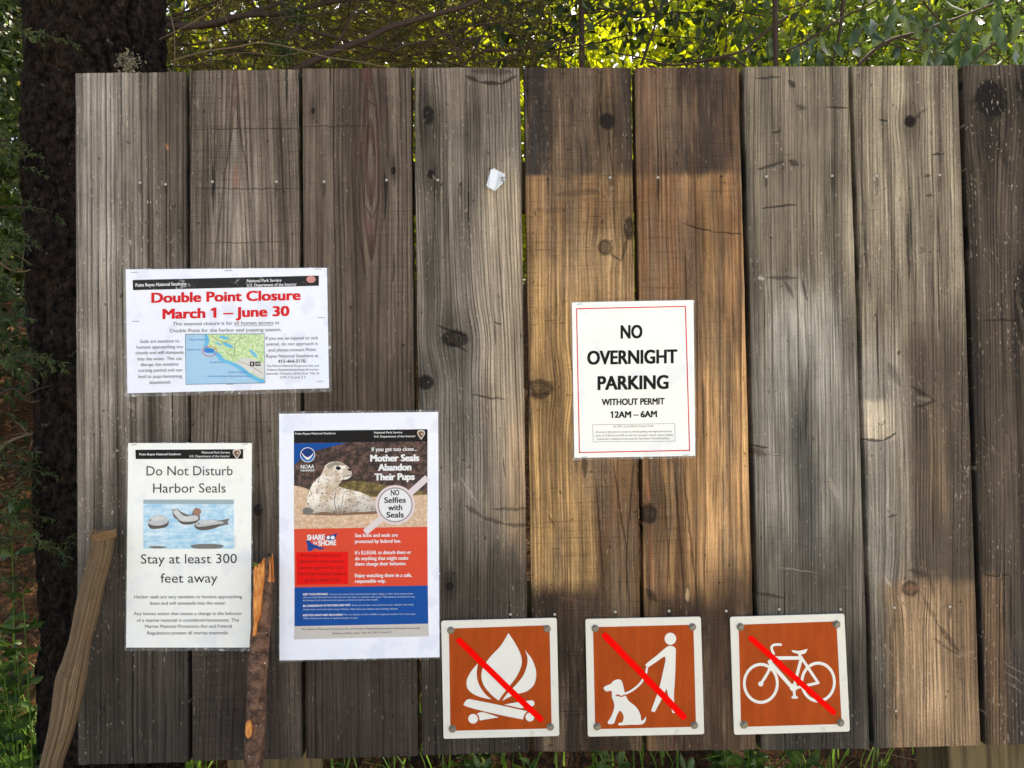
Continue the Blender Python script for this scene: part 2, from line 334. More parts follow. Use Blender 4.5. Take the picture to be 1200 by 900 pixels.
NAILM = plain('nail_steel', rgb(175, 172, 165), .38, .2, 300, metal=.8)
RUSTM = plain('nail_rust', rgb(60, 45, 36), .7, .3, 300, metal=.3)
def nail(px, py, parent, bright=True, r=.0026, off=.0005):
    c = P(px, py, off); mb = MB(); n = 10; v = []; f = []
    prof = [(1.0, 0), (1.0, .0006), (.8, .0012), (.3, .0014)]
    for (k, h) in prof:
        for i in range(n):
            a = 2*math.pi*i/n; v.append(c+Vector((math.cos(a)*r*k, -h, math.sin(a)*r*k)))
    for j in range(len(prof)-1):
        for i in range(n): f.append((j*n+i, j*n+(i+1) % n, (j+1)*n+(i+1) % n, (j+1)*n+i))
    f.append(tuple((len(prof)-1)*n+i for i in range(n)))
    o = part('nail', v, f, NAILM if bright else RUSTM, parent, smooth=True, origin=c); return o

PL = [  # top-left, top-right, bottom-left, bottom-right pixel corners
 ((88, 86), (217.5, 84.5), (91, 896), (221.5, 893)),
 ((221, 83), (350.5, 81.5), (224.5, 892), (354, 889)),
 ((353.5, 81), (481.5, 80), (358, 889), (490.5, 886)),
 ((484.5, 80), (610, 79.5), (494.5, 885), (620.5, 881)),
 ((613.5, 79.5), (740, 79.5), (624.5, 881), (753.5, 879)),
 ((743.5, 79.5), (866.5, 79), (757.5, 880), (887, 878)),
 ((870.5, 78.5), (995, 78), (892, 879), (1020, 877)),
 ((998.5, 77.5), (1123, 77), (1024.5, 877), (1150, 873)),
 ((1127.5, 77), (1262, 76), (1154.5, 873), (1290, 870))]
SPEC = [
 dict(seed=1, light=(140, 130, 117), dark=(98, 88, 76), spacing=.0105, line=.8, grain=('flat', .006, 0.0), fleck=.75, saw=.05, cross=.1, depth=.0026,
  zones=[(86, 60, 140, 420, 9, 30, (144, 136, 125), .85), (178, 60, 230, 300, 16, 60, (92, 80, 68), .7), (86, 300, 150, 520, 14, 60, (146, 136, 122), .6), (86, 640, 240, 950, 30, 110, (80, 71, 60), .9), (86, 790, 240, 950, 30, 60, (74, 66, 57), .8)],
  knots=[], label='leftmost plank, grey with deep vertical grooves and a worn smooth left edge'),
 dict(seed=2, light=(133, 119, 104), dark=(112, 99, 85), spacing=.0075, line=.8, grain=('cone', 276, 120, .012, .030), linecol=(72, 50, 38), fleck=.35, saw=.26, cross=.3,
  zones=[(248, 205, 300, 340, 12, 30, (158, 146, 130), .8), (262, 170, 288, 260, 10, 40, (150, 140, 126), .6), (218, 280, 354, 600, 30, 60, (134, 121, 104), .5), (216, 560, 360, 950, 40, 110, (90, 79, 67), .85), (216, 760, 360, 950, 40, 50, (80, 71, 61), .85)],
  red=[(262, 70, 292, 130, (104, 66, 50), .35), (268, 195, 284, 225, (150, 104, 78), .6)],
  knots=[(302, 598, 5, 6, .9, .4)], label='plank with a pale pointed cathedral grain in its upper half'),
 dict(seed=3, light=(126, 111, 95), dark=(103, 88, 74), spacing=.0082, line=.9, grain=('oval', 434, 190, .13, .02), linecol=(64, 44, 34), fleck=.35, saw=.24, cross=.3,
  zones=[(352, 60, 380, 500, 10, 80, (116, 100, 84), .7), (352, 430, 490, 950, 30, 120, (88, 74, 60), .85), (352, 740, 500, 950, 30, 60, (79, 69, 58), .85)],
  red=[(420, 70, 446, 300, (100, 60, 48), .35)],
  knots=[(461, 200, 2.5, 4, .9, .3), (367, 130, 2, 3.5, .9, .3)], label='plank with reddish closed oval grain near its top'),
 dict(seed=4, light=(142, 132, 117), dark=(108, 99, 87), spacing=.0058, line=.7, grain=('flat', .01, .02), fleck=.5, saw=.12, cross=.2, wander=.03,
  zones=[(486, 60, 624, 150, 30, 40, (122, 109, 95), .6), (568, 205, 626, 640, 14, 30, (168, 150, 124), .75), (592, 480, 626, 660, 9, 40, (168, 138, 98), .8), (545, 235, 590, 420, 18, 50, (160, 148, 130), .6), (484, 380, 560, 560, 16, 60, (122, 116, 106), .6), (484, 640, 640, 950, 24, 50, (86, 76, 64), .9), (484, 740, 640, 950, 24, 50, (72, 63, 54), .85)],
  knots=[(502, 135, 6, 10, 1, .5), (533, 397, 13, 9, .8, .5), (505, 204, 4, 5, 1, .5), (499, 448, 8, 8, .95, .5), (496, 518, 4, 5, .9, .4), (527, 687, 4, 4, .9, .3)],
  label='grey plank with a dark knot cut by its top edge'),
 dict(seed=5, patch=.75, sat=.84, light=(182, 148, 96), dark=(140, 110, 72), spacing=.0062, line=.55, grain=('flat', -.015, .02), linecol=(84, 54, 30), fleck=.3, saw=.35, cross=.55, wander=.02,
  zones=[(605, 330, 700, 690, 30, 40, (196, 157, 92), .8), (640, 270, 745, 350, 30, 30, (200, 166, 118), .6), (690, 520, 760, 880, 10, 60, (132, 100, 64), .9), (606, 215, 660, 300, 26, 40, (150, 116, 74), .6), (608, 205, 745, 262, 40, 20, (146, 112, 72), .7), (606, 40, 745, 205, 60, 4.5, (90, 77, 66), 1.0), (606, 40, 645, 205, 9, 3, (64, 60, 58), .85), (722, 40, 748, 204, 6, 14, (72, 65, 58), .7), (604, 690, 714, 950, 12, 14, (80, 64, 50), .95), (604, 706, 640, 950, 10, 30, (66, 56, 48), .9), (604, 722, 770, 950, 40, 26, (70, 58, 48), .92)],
  knots=[(711, 142, 8, 9, 1, .6), (709, 290, 8, 8, .55, .6), (630, 455, 16, 10, .5, .55), (737, 268, 5, 12, .8, .4)],
  label='plank with a yellowish unweathered patch below a sharp dark top band'),
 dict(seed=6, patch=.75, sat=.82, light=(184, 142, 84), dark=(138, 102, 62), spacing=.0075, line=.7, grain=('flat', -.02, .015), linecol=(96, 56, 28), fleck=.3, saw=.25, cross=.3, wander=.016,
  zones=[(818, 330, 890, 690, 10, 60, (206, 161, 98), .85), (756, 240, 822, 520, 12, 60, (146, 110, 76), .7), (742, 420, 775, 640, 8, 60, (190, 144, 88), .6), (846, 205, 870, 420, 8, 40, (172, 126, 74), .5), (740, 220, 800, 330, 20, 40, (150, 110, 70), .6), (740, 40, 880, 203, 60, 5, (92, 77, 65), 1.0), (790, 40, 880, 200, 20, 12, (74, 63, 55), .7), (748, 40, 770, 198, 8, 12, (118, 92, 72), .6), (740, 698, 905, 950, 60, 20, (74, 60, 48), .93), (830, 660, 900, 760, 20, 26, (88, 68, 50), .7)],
  knots=[(760, 602, 9, 10, .75, .6)], label='plank with the orange unweathered patch right of the parking notice'),
 dict(seed=7, light=(148, 136, 114), dark=(116, 106, 90), spacing=.006, line=.72, grain=('flat', -.026, .0), fleck=.55, saw=.12, cross=.45, wander=.014,
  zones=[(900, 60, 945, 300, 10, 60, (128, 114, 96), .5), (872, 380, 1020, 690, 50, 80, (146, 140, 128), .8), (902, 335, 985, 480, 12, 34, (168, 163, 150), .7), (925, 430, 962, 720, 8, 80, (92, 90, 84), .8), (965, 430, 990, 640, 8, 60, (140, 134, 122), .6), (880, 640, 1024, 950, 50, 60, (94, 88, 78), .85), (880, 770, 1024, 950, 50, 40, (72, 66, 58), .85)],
  knots=[],
  label='grey plank with small ragged knots, bicycle sign at its foot'),
 dict(seed=8, light=(154, 141, 118), dark=(122, 110, 92), spacing=.0062, line=.7, grain=('flat', -.03, .0), fleck=.6, saw=.08, cross=.15, wander=.018,
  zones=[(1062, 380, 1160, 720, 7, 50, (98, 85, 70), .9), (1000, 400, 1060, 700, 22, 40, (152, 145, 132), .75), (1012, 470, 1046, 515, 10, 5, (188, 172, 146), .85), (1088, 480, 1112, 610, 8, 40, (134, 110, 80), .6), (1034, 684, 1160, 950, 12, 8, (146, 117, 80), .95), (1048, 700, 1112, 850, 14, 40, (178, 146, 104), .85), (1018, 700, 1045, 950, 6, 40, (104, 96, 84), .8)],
  knots=[(1067, 142, 6, 7, .9, .6), (1067, 690, 9, 8, .35, .6)],
  label='grey brown plank with a pale chipped knot and swirled grain at its foot'),
 dict(seed=9, light=(104, 91, 76), dark=(80, 69, 58), spacing=.006, line=.75, grain=('flat', -.03, .0), fleck=.7, saw=.08, cross=.2, wander=.02,
  zones=[(1120, 60, 1300, 100, 60, 20, (120, 106, 88), .6), (1150, 672, 1184, 950, 3, 6, (124, 96, 64), .8), (1186, 700, 1300, 950, 4, 50, (78, 72, 66), .8), (1150, 330, 1190, 620, 12, 80, (96, 82, 68), .5)],
  knots=[(1160, 116, 17, 22, 1, .8), (1206, 100, 12, 20, 1, .4), (1206, 345, 10, 36, .8, .5)],
  label='rightmost dark plank with a big black knot near its top')]
board = empty('notice_board', (0, .03, 0), 'wide trailhead notice board of nine weathered vertical planks on posts', 'notice board')
NAILS = {0: [(164, 214, 1), (194, 216, 1)], 1: [(249, 213, 1), (324, 213, 1)], 2: [(380, 213, 1), (453, 211, 1)], 3: [(513, 211, 1), (540, 216, 0), (598, 720, 1)],
 4: [(642, 210, 0), (715, 208, 1), (650, 720, 1), (721, 717, 1)], 5: [(771, 208, 1), (845, 207, 0), (784, 716, 1), (851, 716, 1)], 6: [(898, 207, 1), (975, 206, 1), (913, 714, 1), (985, 714, 1)],
 7: [(1027, 206, 1), (1101, 205, 1), (1048, 712, 1), (1113, 711, 1), (1050, 833, 1)], 8: [(1154, 203, 0), (1176, 712, 0)]}
for i_, nl in NAILS.items():
    MARKS[i_+1] += [(nx, ny-3, nx+random.uniform(-1, 1), ny+random.uniform(10, 30), 3.4, .5, DK) for nx, ny, b in nl]
for i, (tl, tr, bl, br) in enumerate(PL):
    off = [.0, -.0012, .0004, -.0006, .0006, -.0008, .0, -.001, .0004][i]
    A, B, C_, D = P(*tl, off), P(*tr, off), P(*bl, off), P(*br, off)
    cen = (A+B+C_+D)/4; TH = .036
    # front outline as a rounded-arris slab with slightly uneven long edges
    n = 60; L, R_ = [], []
    for k in range(n+1):
        t = k/n
        jl = .0007*mnoise.noise(Vector((i*9.1, t*26, 0)))+.0004*mnoise.noise(Vector((i*9.1, t*90, 5)))
        jr = .0007*mnoise.noise(Vector((i*9.1+4, t*26, 0)))+.0004*mnoise.noise(Vector((i*9.1, t*90, 9)))
        L.append(C_.lerp(A, t)+Vector((jl+.0009*(i > 0), 0, 0))); R_.append(D.lerp(B, t)+Vector((jr-.0009, 0, 0)))
    prof = [(0, TH), (0, .0022), (.0004, .0008), (.0018, 0)]      # (inset, depth)
    cols = []
    for (ins, dep) in prof: cols.append([p+Vector((ins, dep, 0)) for p in L])
    m_ = 24
    for q in range(1, m_):
        cols.append([l.lerp(r, q/m_)+Vector((0, .0003*mnoise.noise(Vector((q*.7, k*.11, i*3.3))), 0)) for k, (l, r) in enumerate(zip(L, R_))])
    for (ins, dep) in prof[::-1]: cols.append([p+Vector((-ins, dep, 0)) for p in R_])
    for q_, c in enumerate(cols):
        for end in (0, n): c[end] = c[end]+Vector((0, 0, .0012*mnoise.noise(Vector((q_*1.7, i*5.1+end, 2)))+.0016*mnoise.noise(Vector((q_*.35, i*2.3, end*1.0)))))
    v = [p for c in cols for p in c]; nc = len(cols); f = []
    for a in range(nc-1):
        for k in range(n): f.append((a*(n+1)+k, (a+1)*(n+1)+k, (a+1)*(n+1)+k+1, a*(n+1)+k+1))
    f.append(tuple(a*(n+1)+n for a in range(nc))); f.append(tuple(a*(n+1) for a in range(nc))[::-1])
    for k in range(n): f.append(((nc-1)*(n+1)+k, k, k+1, (nc-1)*(n+1)+k+1))
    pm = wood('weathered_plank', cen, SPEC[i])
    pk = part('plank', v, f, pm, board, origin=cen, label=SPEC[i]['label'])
    for (nx, ny, b) in NAILS.get(i, []): nail(nx, ny, pk, b, off=off)
gp = Graph('post_wood')
st_ = g_ = gp.noise(gp.x*70, gp.z*3, gp.y*70, 4)
gp.done(gp.mix(gp.ss(.3, .7, st_), rgb(74, 64, 46), rgb(122, 108, 78)), .85); gp.bump(gp.noise(gp.x*300, gp.z*8, gp.y*300, 3), .002)
def beam(name, x0, x1, y0, y1, z0, z1, mat):
    mb = MB(); mb.box(((x0+x1)/2, (y0+y1)/2, (z0+z1)/2), ((x1-x0)/2, (y1-y0)/2, (z1-z0)/2))
    o = mb.build(name, mat, board, origin=((x0+x1)/2, (y0+y1)/2, (z0+z1)/2))
    bv = o.modifiers.new('bevel', 'BEVEL'); bv.width = .005; bv.segments = 2; return o
for (pa, pb) in ((266, 360), (1113, 1222)):
    a, b = P(pa, 893, -.08), P(pb, 893, -.08)
    beam('post', a.x, b.x, .079, .205, -.1, P(600, 130).z, gp.m)
xl, xr = P(100, 200).x, P(1270, 200).x
for py in (210, 716):
    zc = P(600, py).z; beam('rail', xl, xr, .0405, .0775, zc-.045, zc+.045, gp.m)

# ================================================================== flat signs: sheets, prints, lettering
GLY = {}
def raw(body):
    c = bpy.data.curves.new('lettering', 'FONT'); c.body = body; c.size = 1; c.resolution_u = 3; c.fill_mode = 'FRONT'
    o = bpy.data.objects.new('lettering', c)
    me = bpy.data.meshes.new_from_object(o); v = np.array([q.co[:2] for q in me.vertices])
    bpy.data.objects.remove(o); bpy.data.curves.remove(c); bpy.data.meshes.remove(me); return v
def glyphs(body, w):
    key = (body, w)
    if key in GLY: return GLY[key]
    c = bpy.data.curves.new('lettering', 'FONT'); c.body = body; c.size = 1; c.offset = w; c.resolution_u = 3; c.fill_mode = 'FRONT'
    o = bpy.data.objects.new('lettering', c)
    me = bpy.data.meshes.new_from_object(o)
    v = np.array([q.co[:2] for q in me.vertices]) if len(me.vertices) else np.zeros((0, 2)); f = [tuple(p.vertices) for p in me.polygons]
    bpy.data.objects.remove(o); bpy.data.curves.remove(c); bpy.data.meshes.remove(me)
    if '1' in body and body != '1' and len(v):      # this face draws 1 as a bare stem: give it its flag
        one, _ = glyphs('1', 0); sw = one[:, 0].max()-one[:, 0].min(); H = one[:, 1].max()
        vs = [tuple(p) for p in v]
        for i, ch in enumerate(body):
            if ch == '1':
                pv = raw(body[:i+1]); x = pv[:, 0].max()-sw; n = len(vs)
                vs += [(x, H), (x-.15, H*.84), (x-.15, H*.72), (x, H*.83)]; f.append((n, n+1, n+2, n+3))
        v = np.array(vs)
    GLY[key] = (v, f); return v, f
CAPH = glyphs('H', 0)[0][:, 1].max()
def spline(pts, n=8, closed=True):
    """2D outline; a point (x, y, 1) is a sharp corner."""
    N = len(pts); out = []
    for i in range(N if closed else N-1):
        b, c = pts[i], pts[(i+1) % N]
        a = pts[i-1] if (closed or i) else b; d = pts[(i+2) % N] if (closed or i+2 < N) else c
        if len(b) > 2: a = b
        if len(c) > 2: d = c
        for k in range(n):
            t = k/n
            out.append(tuple(.5*(2*b[j]+(c[j]-a[j])*t+(2*a[j]-5*b[j]+4*c[j]-d[j])*t*t+(3*b[j]-a[j]-3*c[j]+d[j])*t**3) for j in (0, 1)))
    if not closed: out.append(tuple(pts[-1][:2]))
    return out
def ellipse(cx, cy, rx, ry, n=40, rot=0.0):
    return [(cx+rx*math.cos(a)*math.cos(rot)-ry*math.sin(a)*math.sin(rot), cy+rx*math.cos(a)*math.sin(rot)+ry*math.sin(a)*math.cos(rot)) for a in (2*math.pi*k/n for k in range(n))]
SEPARATE = {'headline', 'banner_text', 'photo_seal', 'map_text', 'map_bay', 'map_road', 'photo_reflection', 'slogan', 'map_symbol', 'photo_seal_belly', 'photo_seal_eye', 'photo_magnifier', 'magnifier_text', 'blue_band_heading', 'photo_seal_flipper', 'agency_name', 'slogan_binoculars', 'map_symbol_text'}
class Sign:
    def __init__(s, name, label, cat, region, scale, base, corner_px, group=None, wave=.0006, seed=0):
        s.rx, s.ry, s.k, s.base, s.wave, s.seed = region[0], region[1], scale, base, wave*1.5, seed; s.curl = ()
        s.root = empty(name, P(*s.px(*corner_px), 0), label, cat, group); s.buf = {}; s.order = []
    def px(s, a, b): return s.rx+a*s.k, s.ry+b*s.k
    def pt(s, a, b, layer=0.0):
        X, Y = s.px(a, b)
        w = s.wave*(mnoise.noise(Vector((X*.014, Y*.014, s.seed)))+.5*mnoise.noise(Vector((X*.035, Y*.035, s.seed+9))))
        for (ca, cb, amt, rad) in s.curl: w += amt*math.exp(-((a-ca)**2+(b-cb)**2)/(rad/s.k)**2)
        return P(X, Y, s.base+w+s.wave+layer*.00022)
    def _put(s, key, v2, f, layer, to):
        if key[0] in SEPARATE: key = key+(len(s.order),)
        if key not in s.buf: s.buf[key] = ([], [], to); s.order.append(key)
        V, F, _ = s.buf[key]; n = len(V)
        ly = layer if isinstance(layer, list) else [layer]*len(v2)
        V += [s.pt(a, b, l) for (a, b), l in zip(v2, ly)]; F += [tuple(i+n for i in q) for q in f]
    def poly(s, part_, mat, pts, layer, holes=(), to=None):
        loops = [[Vector((a, b, 0)) for a, b in pts]]+[[Vector((a, b, 0)) for a, b in h] for h in holes]
        v2 = [(p.x, p.y) for l in loops for p in l]
        f = [t for t in tessellate_polygon(loops)]
        # wind towards the camera (pixel y runs down)
        g = []
        for (a, b, c) in f:
            ar = (v2[b][0]-v2[a][0])*(v2[c][1]-v2[a][1])-(v2[c][0]-v2[a][0])*(v2[b][1]-v2[a][1])
            g.append((a, b, c) if ar < 0 else (a, c, b))
        if s.wave:                                    # fine enough to follow the sheet's bulges
            lim = (6/s.k)**2; todo = g; g = []
            while todo:
                t = todo.pop(); e = [(v2[t[i]][0]-v2[t[(i+1) % 3]][0])**2+(v2[t[i]][1]-v2[t[(i+1) % 3]][1])**2 for i in range(3)]
                i = e.index(max(e))
                if e[i] <= lim: g.append(t); continue
                a, b, c = t[i], t[(i+1) % 3], t[(i+2) % 3]
                v2.append(((v2[a][0]+v2[b][0])/2, (v2[a][1]+v2[b][1])/2)); m_ = len(v2)-1
                todo += [(a, m_, c), (m_, b, c)]
        s._put((part_, mat.name), v2, g, layer, to); return s
    def quad(s, part_, mat, tl, tr, br, bl, layer, nx=12, ny=12, to=None):
        if s.wave: nx = max(nx, int(math.hypot(tr[0]-tl[0], tr[1]-tl[1])*s.k/5)); ny = max(ny, int(math.hypot(bl[0]-tl[0], bl[1]-tl[1])*s.k/5))
        v2 = []
        for j in range(ny+1):
            for i in range(nx+1):
                u, v = i/nx, j/ny
                v2.append(tuple((tl[q]*(1-u)+tr[q]*u)*(1-v)+(bl[q]*(1-u)+br[q]*u)*v for q in (0, 1)))
        f = [((j+1)*(nx+1)+i, (j+1)*(nx+1)+i+1, j*(nx+1)+i+1, j*(nx+1)+i) for j in range(ny) for i in range(nx)]
        s._put((part_, mat.name), v2, f, layer, to); return s
    def rect(s, part_, mat, x0, y0, x1, y1, layer, **k): return s.quad(part_, mat, (x0, y0), (x1, y0), (x1, y1), (x0, y1), layer, **k)
    def stroke(s, part_, mat, pts, w, layer, to=None, caps=True):
        L, R_ = [], []
        for i, p in enumerate(pts):
            a, b = pts[max(i-1, 0)], pts[min(i+1, len(pts)-1)]
            d = Vector((b[0]-a[0], b[1]-a[1])).normalized(); n_ = Vector((-d.y, d.x))*w/2
            L.append((p[0]+n_.x, p[1]+n_.y)); R_.append((p[0]-n_.x, p[1]-n_.y))
        if caps:
            def arc(c, frm, to_):
                a0 = math.atan2(frm[1]-c[1], frm[0]-c[0])
                return [(c[0]+w/2*math.cos(a0-q*math.pi/6), c[1]+w/2*math.sin(a0-q*math.pi/6)) for q in range(1, 6)]
            out = L+arc(pts[-1], L[-1], R_[-1])+R_[::-1]+arc(pts[0], R_[0], L[0])
        else: out = L+R_[::-1]
        s.poly(part_, mat, out, layer, to=to); return s
    def text(s, part_, mat, body, x0, x1, yl, yr=None, cap=20, w=0.0, layer=1.5, to=None):
        yr = yl if yr is None else yr
        v, f = glyphs(body, 0)
        if not len(v): return s
        v = v.copy(); mn, mx = v[:, 0].min()-w, v[:, 0].max()+w
        copies = [(0, 0)] if w <= 0 else [(-w, -w*.4), (w, w*.4)] if cap*s.k < 6 else [(-w, -w*.5), (w, -w*.5), (-w, w*.5), (w, w*.5), (0, 0)]
        V, F, Ly = [], [], []
        for q, (ox, oy) in enumerate(copies):        # heavier weight: the same letters printed a hair apart
            u = (v[:, 0]+ox-mn)/(mx-mn); hh = (v[:, 1]+oy)/CAPH*cap; n = len(V)
            V += [(x0+(x1-x0)*a, yl+(yr-yl)*a-b) for a, b in zip(u, hh)]; F += [tuple(i+n for i in t) for t in f]; Ly += [layer+.13*q]*len(u)
        s._put((part_, mat.name), V, F, Ly, to); return s
    def build(s):
        made = {}
        for key in s.order:
            V, F, to = s.buf[key]
            m = bpy.data.materials[key[1]]
            par = made.get(to, s.root) if to else s.root
            made.setdefault(key[0], part(key[0], V, F, m, par))
        return made
def paper(name, col, patch=.1):
    if name in MATS: return MATS[name]
    g = Graph(name); n = g.noise3(18, 3, .5, 1); n2 = g.noise3(90, 4)
    m = g.ss(.56, .64, n)
    c = g.mix(m*patch, col, rgb(196, 200, 222))  # bluish patches paint in soft reflections on the laminate
    g.done(g.val(c, .96+n2*.08), .45, .4); g.bsdf.inputs['Coat Weight'].default_value = .35; g.bsdf.inputs['Coat Roughness'].default_value = .12
    b = g.n.new('ShaderNodeBump'); b.inputs['Distance'].default_value = .004; b.inputs['Strength'].default_value = .35
    g.put(b.inputs['Height'], g.noise3(22, 2)); g.l.new(b.outputs[0], g.bsdf.inputs['Coat Normal'])
    MATS[name] = g.m; return g.m
def ink(name, r, g_, b, var=.06): return plain(name, rgb(r, g_, b, .85), .5, var, 120, coat=.04, spec=.12)
WHITE = paper('white_paper', rgb(232, 236, 246), .28); CREAM = paper('cream_paper', rgb(240, 242, 236), .2)
BLACK = ink('black_ink', 26, 25, 25); GREY = ink('grey_ink', 104, 102, 102); DGREY = ink('dark_grey_ink', 62, 62, 62)
RED = ink('red_ink', 226, 36, 44); LINE = ink('thin_grey_ink', 150, 150, 150); WINK = ink('white_ink', 244, 244, 244)
# clear plastic margin of a laminated sheet: a thin glossy border round the paper
gl = Graph('clear_laminate'); gl.n.remove(gl.bsdf)
tr = gl.n.new('ShaderNodeBsdfTransparent'); gs = gl.n.new('ShaderNodeBsdfPrincipled'); mx = gl.n.new('ShaderNodeMixShader')
gs.inputs['Base Color'].default_value = (.82, .84, .84, 1); gs.inputs['Roughness'].default_value = .15
b_ = gl.n.new('ShaderNodeBump'); b_.inputs['Distance'].default_value = .003; gl.put(b_.inputs['Height'], gl.noise3(140, 3)); gl.l.new(b_.outputs[0], gs.inputs['Normal'])
gl.put(mx.inputs[0], gl.ss(.52, .75, gl.noise3(110, 4))*.4+.10); gl.l.new(tr.outputs[0], mx.inputs[1]); gl.l.new(gs.outputs[0], mx.inputs[2]); gl.l.new(mx.outputs[0], gl.out.inputs[0])
LAM = gl.m
STAPLE = plain('staple_steel', rgb(120, 118, 116), .4, .1, 200, metal=.7)
def sheet(s, mat, tl, tr, br, bl, m=(10, 10, 10, 10)):
    """Paper plus the laminate margin around it: m = left, top, right, bottom margin."""
    s.quad('sheet', mat, tl, tr, br, bl, 0, 24, 24)
    o = [(tl[0]-m[0], tl[1]-m[1]), (tr[0]+m[2], tr[1]-m[1]), (br[0]+m[2], br[1]+m[3]), (bl[0]-m[0], bl[1]+m[3])]
    i_ = [tl, tr, br, bl]
    def seg(a, b, n=30): return [(a[0]+(b[0]-a[0])*k/n, a[1]+(b[1]-a[1])*k/n) for k in range(n)]
    O = sum((seg(o[k], o[(k+1) % 4]) for k in range(4)), []); I = sum((seg(i_[k], i_[(k+1) % 4]) for k in range(4)), [])
    O = [(a+random.uniform(-.6, .6)*.3/s.k, b+random.uniform(-.6, .6)*.3/s.k) for a, b in O]; n = len(O)
    s._put(('laminate_margin', LAM.name), O+I, [(k, n+k, n+(k+1) % n, (k+1) % n) for k in range(n)], 0, None)
def staple(s, a, b, ang=0.0, ln=8.0):
    c = Vector(s.pt(a, b, 4)); h = ln*s.k*.0015/2; d = Vector((math.cos(ang), 0, math.sin(ang)))
    mb = MB(); mb.tube([c-d*h+Vector((0, .0015, 0)), c-d*h, c+d*h, c+d*h+Vector((0, .0015, 0))], .0004, 5)
    mb.build('staple', STAPLE, s.root, origin=c)
def arrowhead(s, cx, cy, w, h, layer):
    BR = ink('emblem_brown', 150, 110, 90); GN = ink('emblem_green', 90, 104, 84); CR = ink('emblem_cream', 226, 222, 208)
    o = [(cx-w*.42, cy-h*.42), (cx, cy-h*.5), (cx+w*.42, cy-h*.42), (cx+w*.5, cy-h*.12), (cx+w*.28, cy+h*.22), (cx, cy+h*.5), (cx-w*.28, cy+h*.22), (cx-w*.5, cy-h*.12)]
    s.poly('emblem', CR, spline(o, 4), layer)
    s.poly('emblem_field', BR, spline([(cx+(a-cx)*.76, cy+(b-cy)*.76) for a, b in o], 4), layer+.6)
    s.poly('emblem_tree', GN, [(cx-w*.22, cy+h*.12), (cx-w*.1, cy-h*.3), (cx+w*.04, cy+h*.12)], layer+1.1)
    s.poly('emblem_peak', CR, [(cx-w*.02, cy-h*.02), (cx+w*.12, cy-h*.2), (cx+w*.28, cy-h*.02)], layer+1.1)

# ---- seasonal closure notice
s = Sign('closure_notice', 'landscape laminated closure notice with red headline and small coastal map', 'notice', (130, 300), .225, .0025, (600, 715), wave=.0012, seed=1); s.curl = ((1136, 700, .007, 40), (70, 60, .004, 25), (500, 720, .003, 30))
sheet(s, WHITE, (77, 70), (1125, 62), (1136, 688), (86, 715), (14, 6, 14, 20))
gh = Graph('banner_photo'); q = gh.noise3(110, 6, .7); gh.done(gh.mix(gh.ss(.55, .66, q)*gh.ss(.45, .6, gh.noise3(22, 2, .5, 4)), rgb(24, 24, 24), rgb(190, 190, 190)), .5)
s.quad('banner', gh.m, (113, 125), (1083, 102), (1083, 155), (115, 178), 1)
s.text('banner_text', WINK, 'Point Reyes National Seashore', 128, 392, 160, 152, 17, .03, 2)
s.text('banner_text', WINK, 'National Park Service', 708, 888, 137, 133, 15, .02, 2)
s.text('banner_text', WINK, 'U.S. Department of the Interior', 708, 968, 160, 154, 15, .02, 2)
s.poly('emblem', ink('emblem_pink', 214, 150, 145), ellipse(1042, 122, 24, 18), 2)
s.text('headline', RED, 'Double Point Closure', 210, 988, 243, 228, 50, .04, 2)
s.text('headline', RED, 'March 1 – June 30', 268, 930, 327, 311, 50, .04, 2)
for b, x0, x1, yl, yr in (('This seasonal closure is for', 322, 634, 362, 358), ('all human access', 642, 846, 358, 355), ('at', 856, 878, 355, 355), ('Double Point for the harbor seal pupping season.', 308, 888, 398, 391)):
    s.text('body_text', GREY, b, x0, x1, yl, yr, 18, .006, 2)
s.stroke('body_text', GREY, [(642, 364), (846, 361)], 2, 2, caps=False)
for b, x0, x1, y in (('Seals are sensitive to', 150, 356, 453), ('humans approaching too', 133, 376, 483), ('closely and will stampede', 128, 378, 512), ('into the water. This can', 138, 370, 544), ('disrupt the sensitive', 155, 352, 574), ('nursing period and can', 143, 370, 604), ('lead to pups becoming', 143, 370, 636), ('abandoned.', 200, 312, 667)):
    s.text('body_text', GREY, b, x0, x1, y, y-3, 17, .006, 2)
for b, x0, x1, y in (('If you see an injured or sick', 805, 1080, 437), ('animal, do not approach it', 810, 1078, 467), ('and please contact Point', 820, 1068, 498), ('Reyes National Seashore at', 808, 1080, 530)):
    s.text('body_text', GREY, b, x0, x1, y, y-3, 17, .006, 2)
s.text('phone_number', DGREY, '415-464-5170.', 870, 1018, 557, 555, 17, .02, 2)
for b, x0, x1, y in (('The Marine Mammal Protection Act and', 810, 1082, 578), ('Federal Regulations protect all marine', 815, 1080, 598), ('mammals. Violators will be cited. Title 36', 810, 1085, 618), ('CFR 1.5 and 2.2', 880, 1015, 638)):
    s.text('body_text', GREY, b, x0, x1, y, y-2, 11, .006, 2)
SEA = ink('map_sea', 176, 216, 242); SHELF = ink('map_shallow', 112, 196, 238); ml = Graph('map_land'); q = ml.noise3(260, 5, .65); ml.done(ml.mix(ml.ss(.38, .66, q), rgb(168, 204, 140), rgb(222, 232, 190)), .5); LAND = ml.m; LAND2 = ink('map_land_pale', 226, 226, 220); BLUE = ink('map_blue', 66, 140, 214)
s.quad('map', SEA, (390, 410), (797, 407), (802, 660), (391, 668), 1)
coast = [(500, 408, 1), (512, 440), (505, 470), (530, 490), (555, 500), (575, 515), (590, 535), (640, 555), (680, 575), (720, 605), (760, 630), (800, 645, 1)]
s.poly('map_shallows', SHELF, [(488, 409)]+spline([(a-22, b+10) for a, b, *_ in coast[1:-1]], 4, False)+[(775, 660), (801, 659), (799, 640)]+spline([c for c in coast[::-1]], 4, False), 1.5)
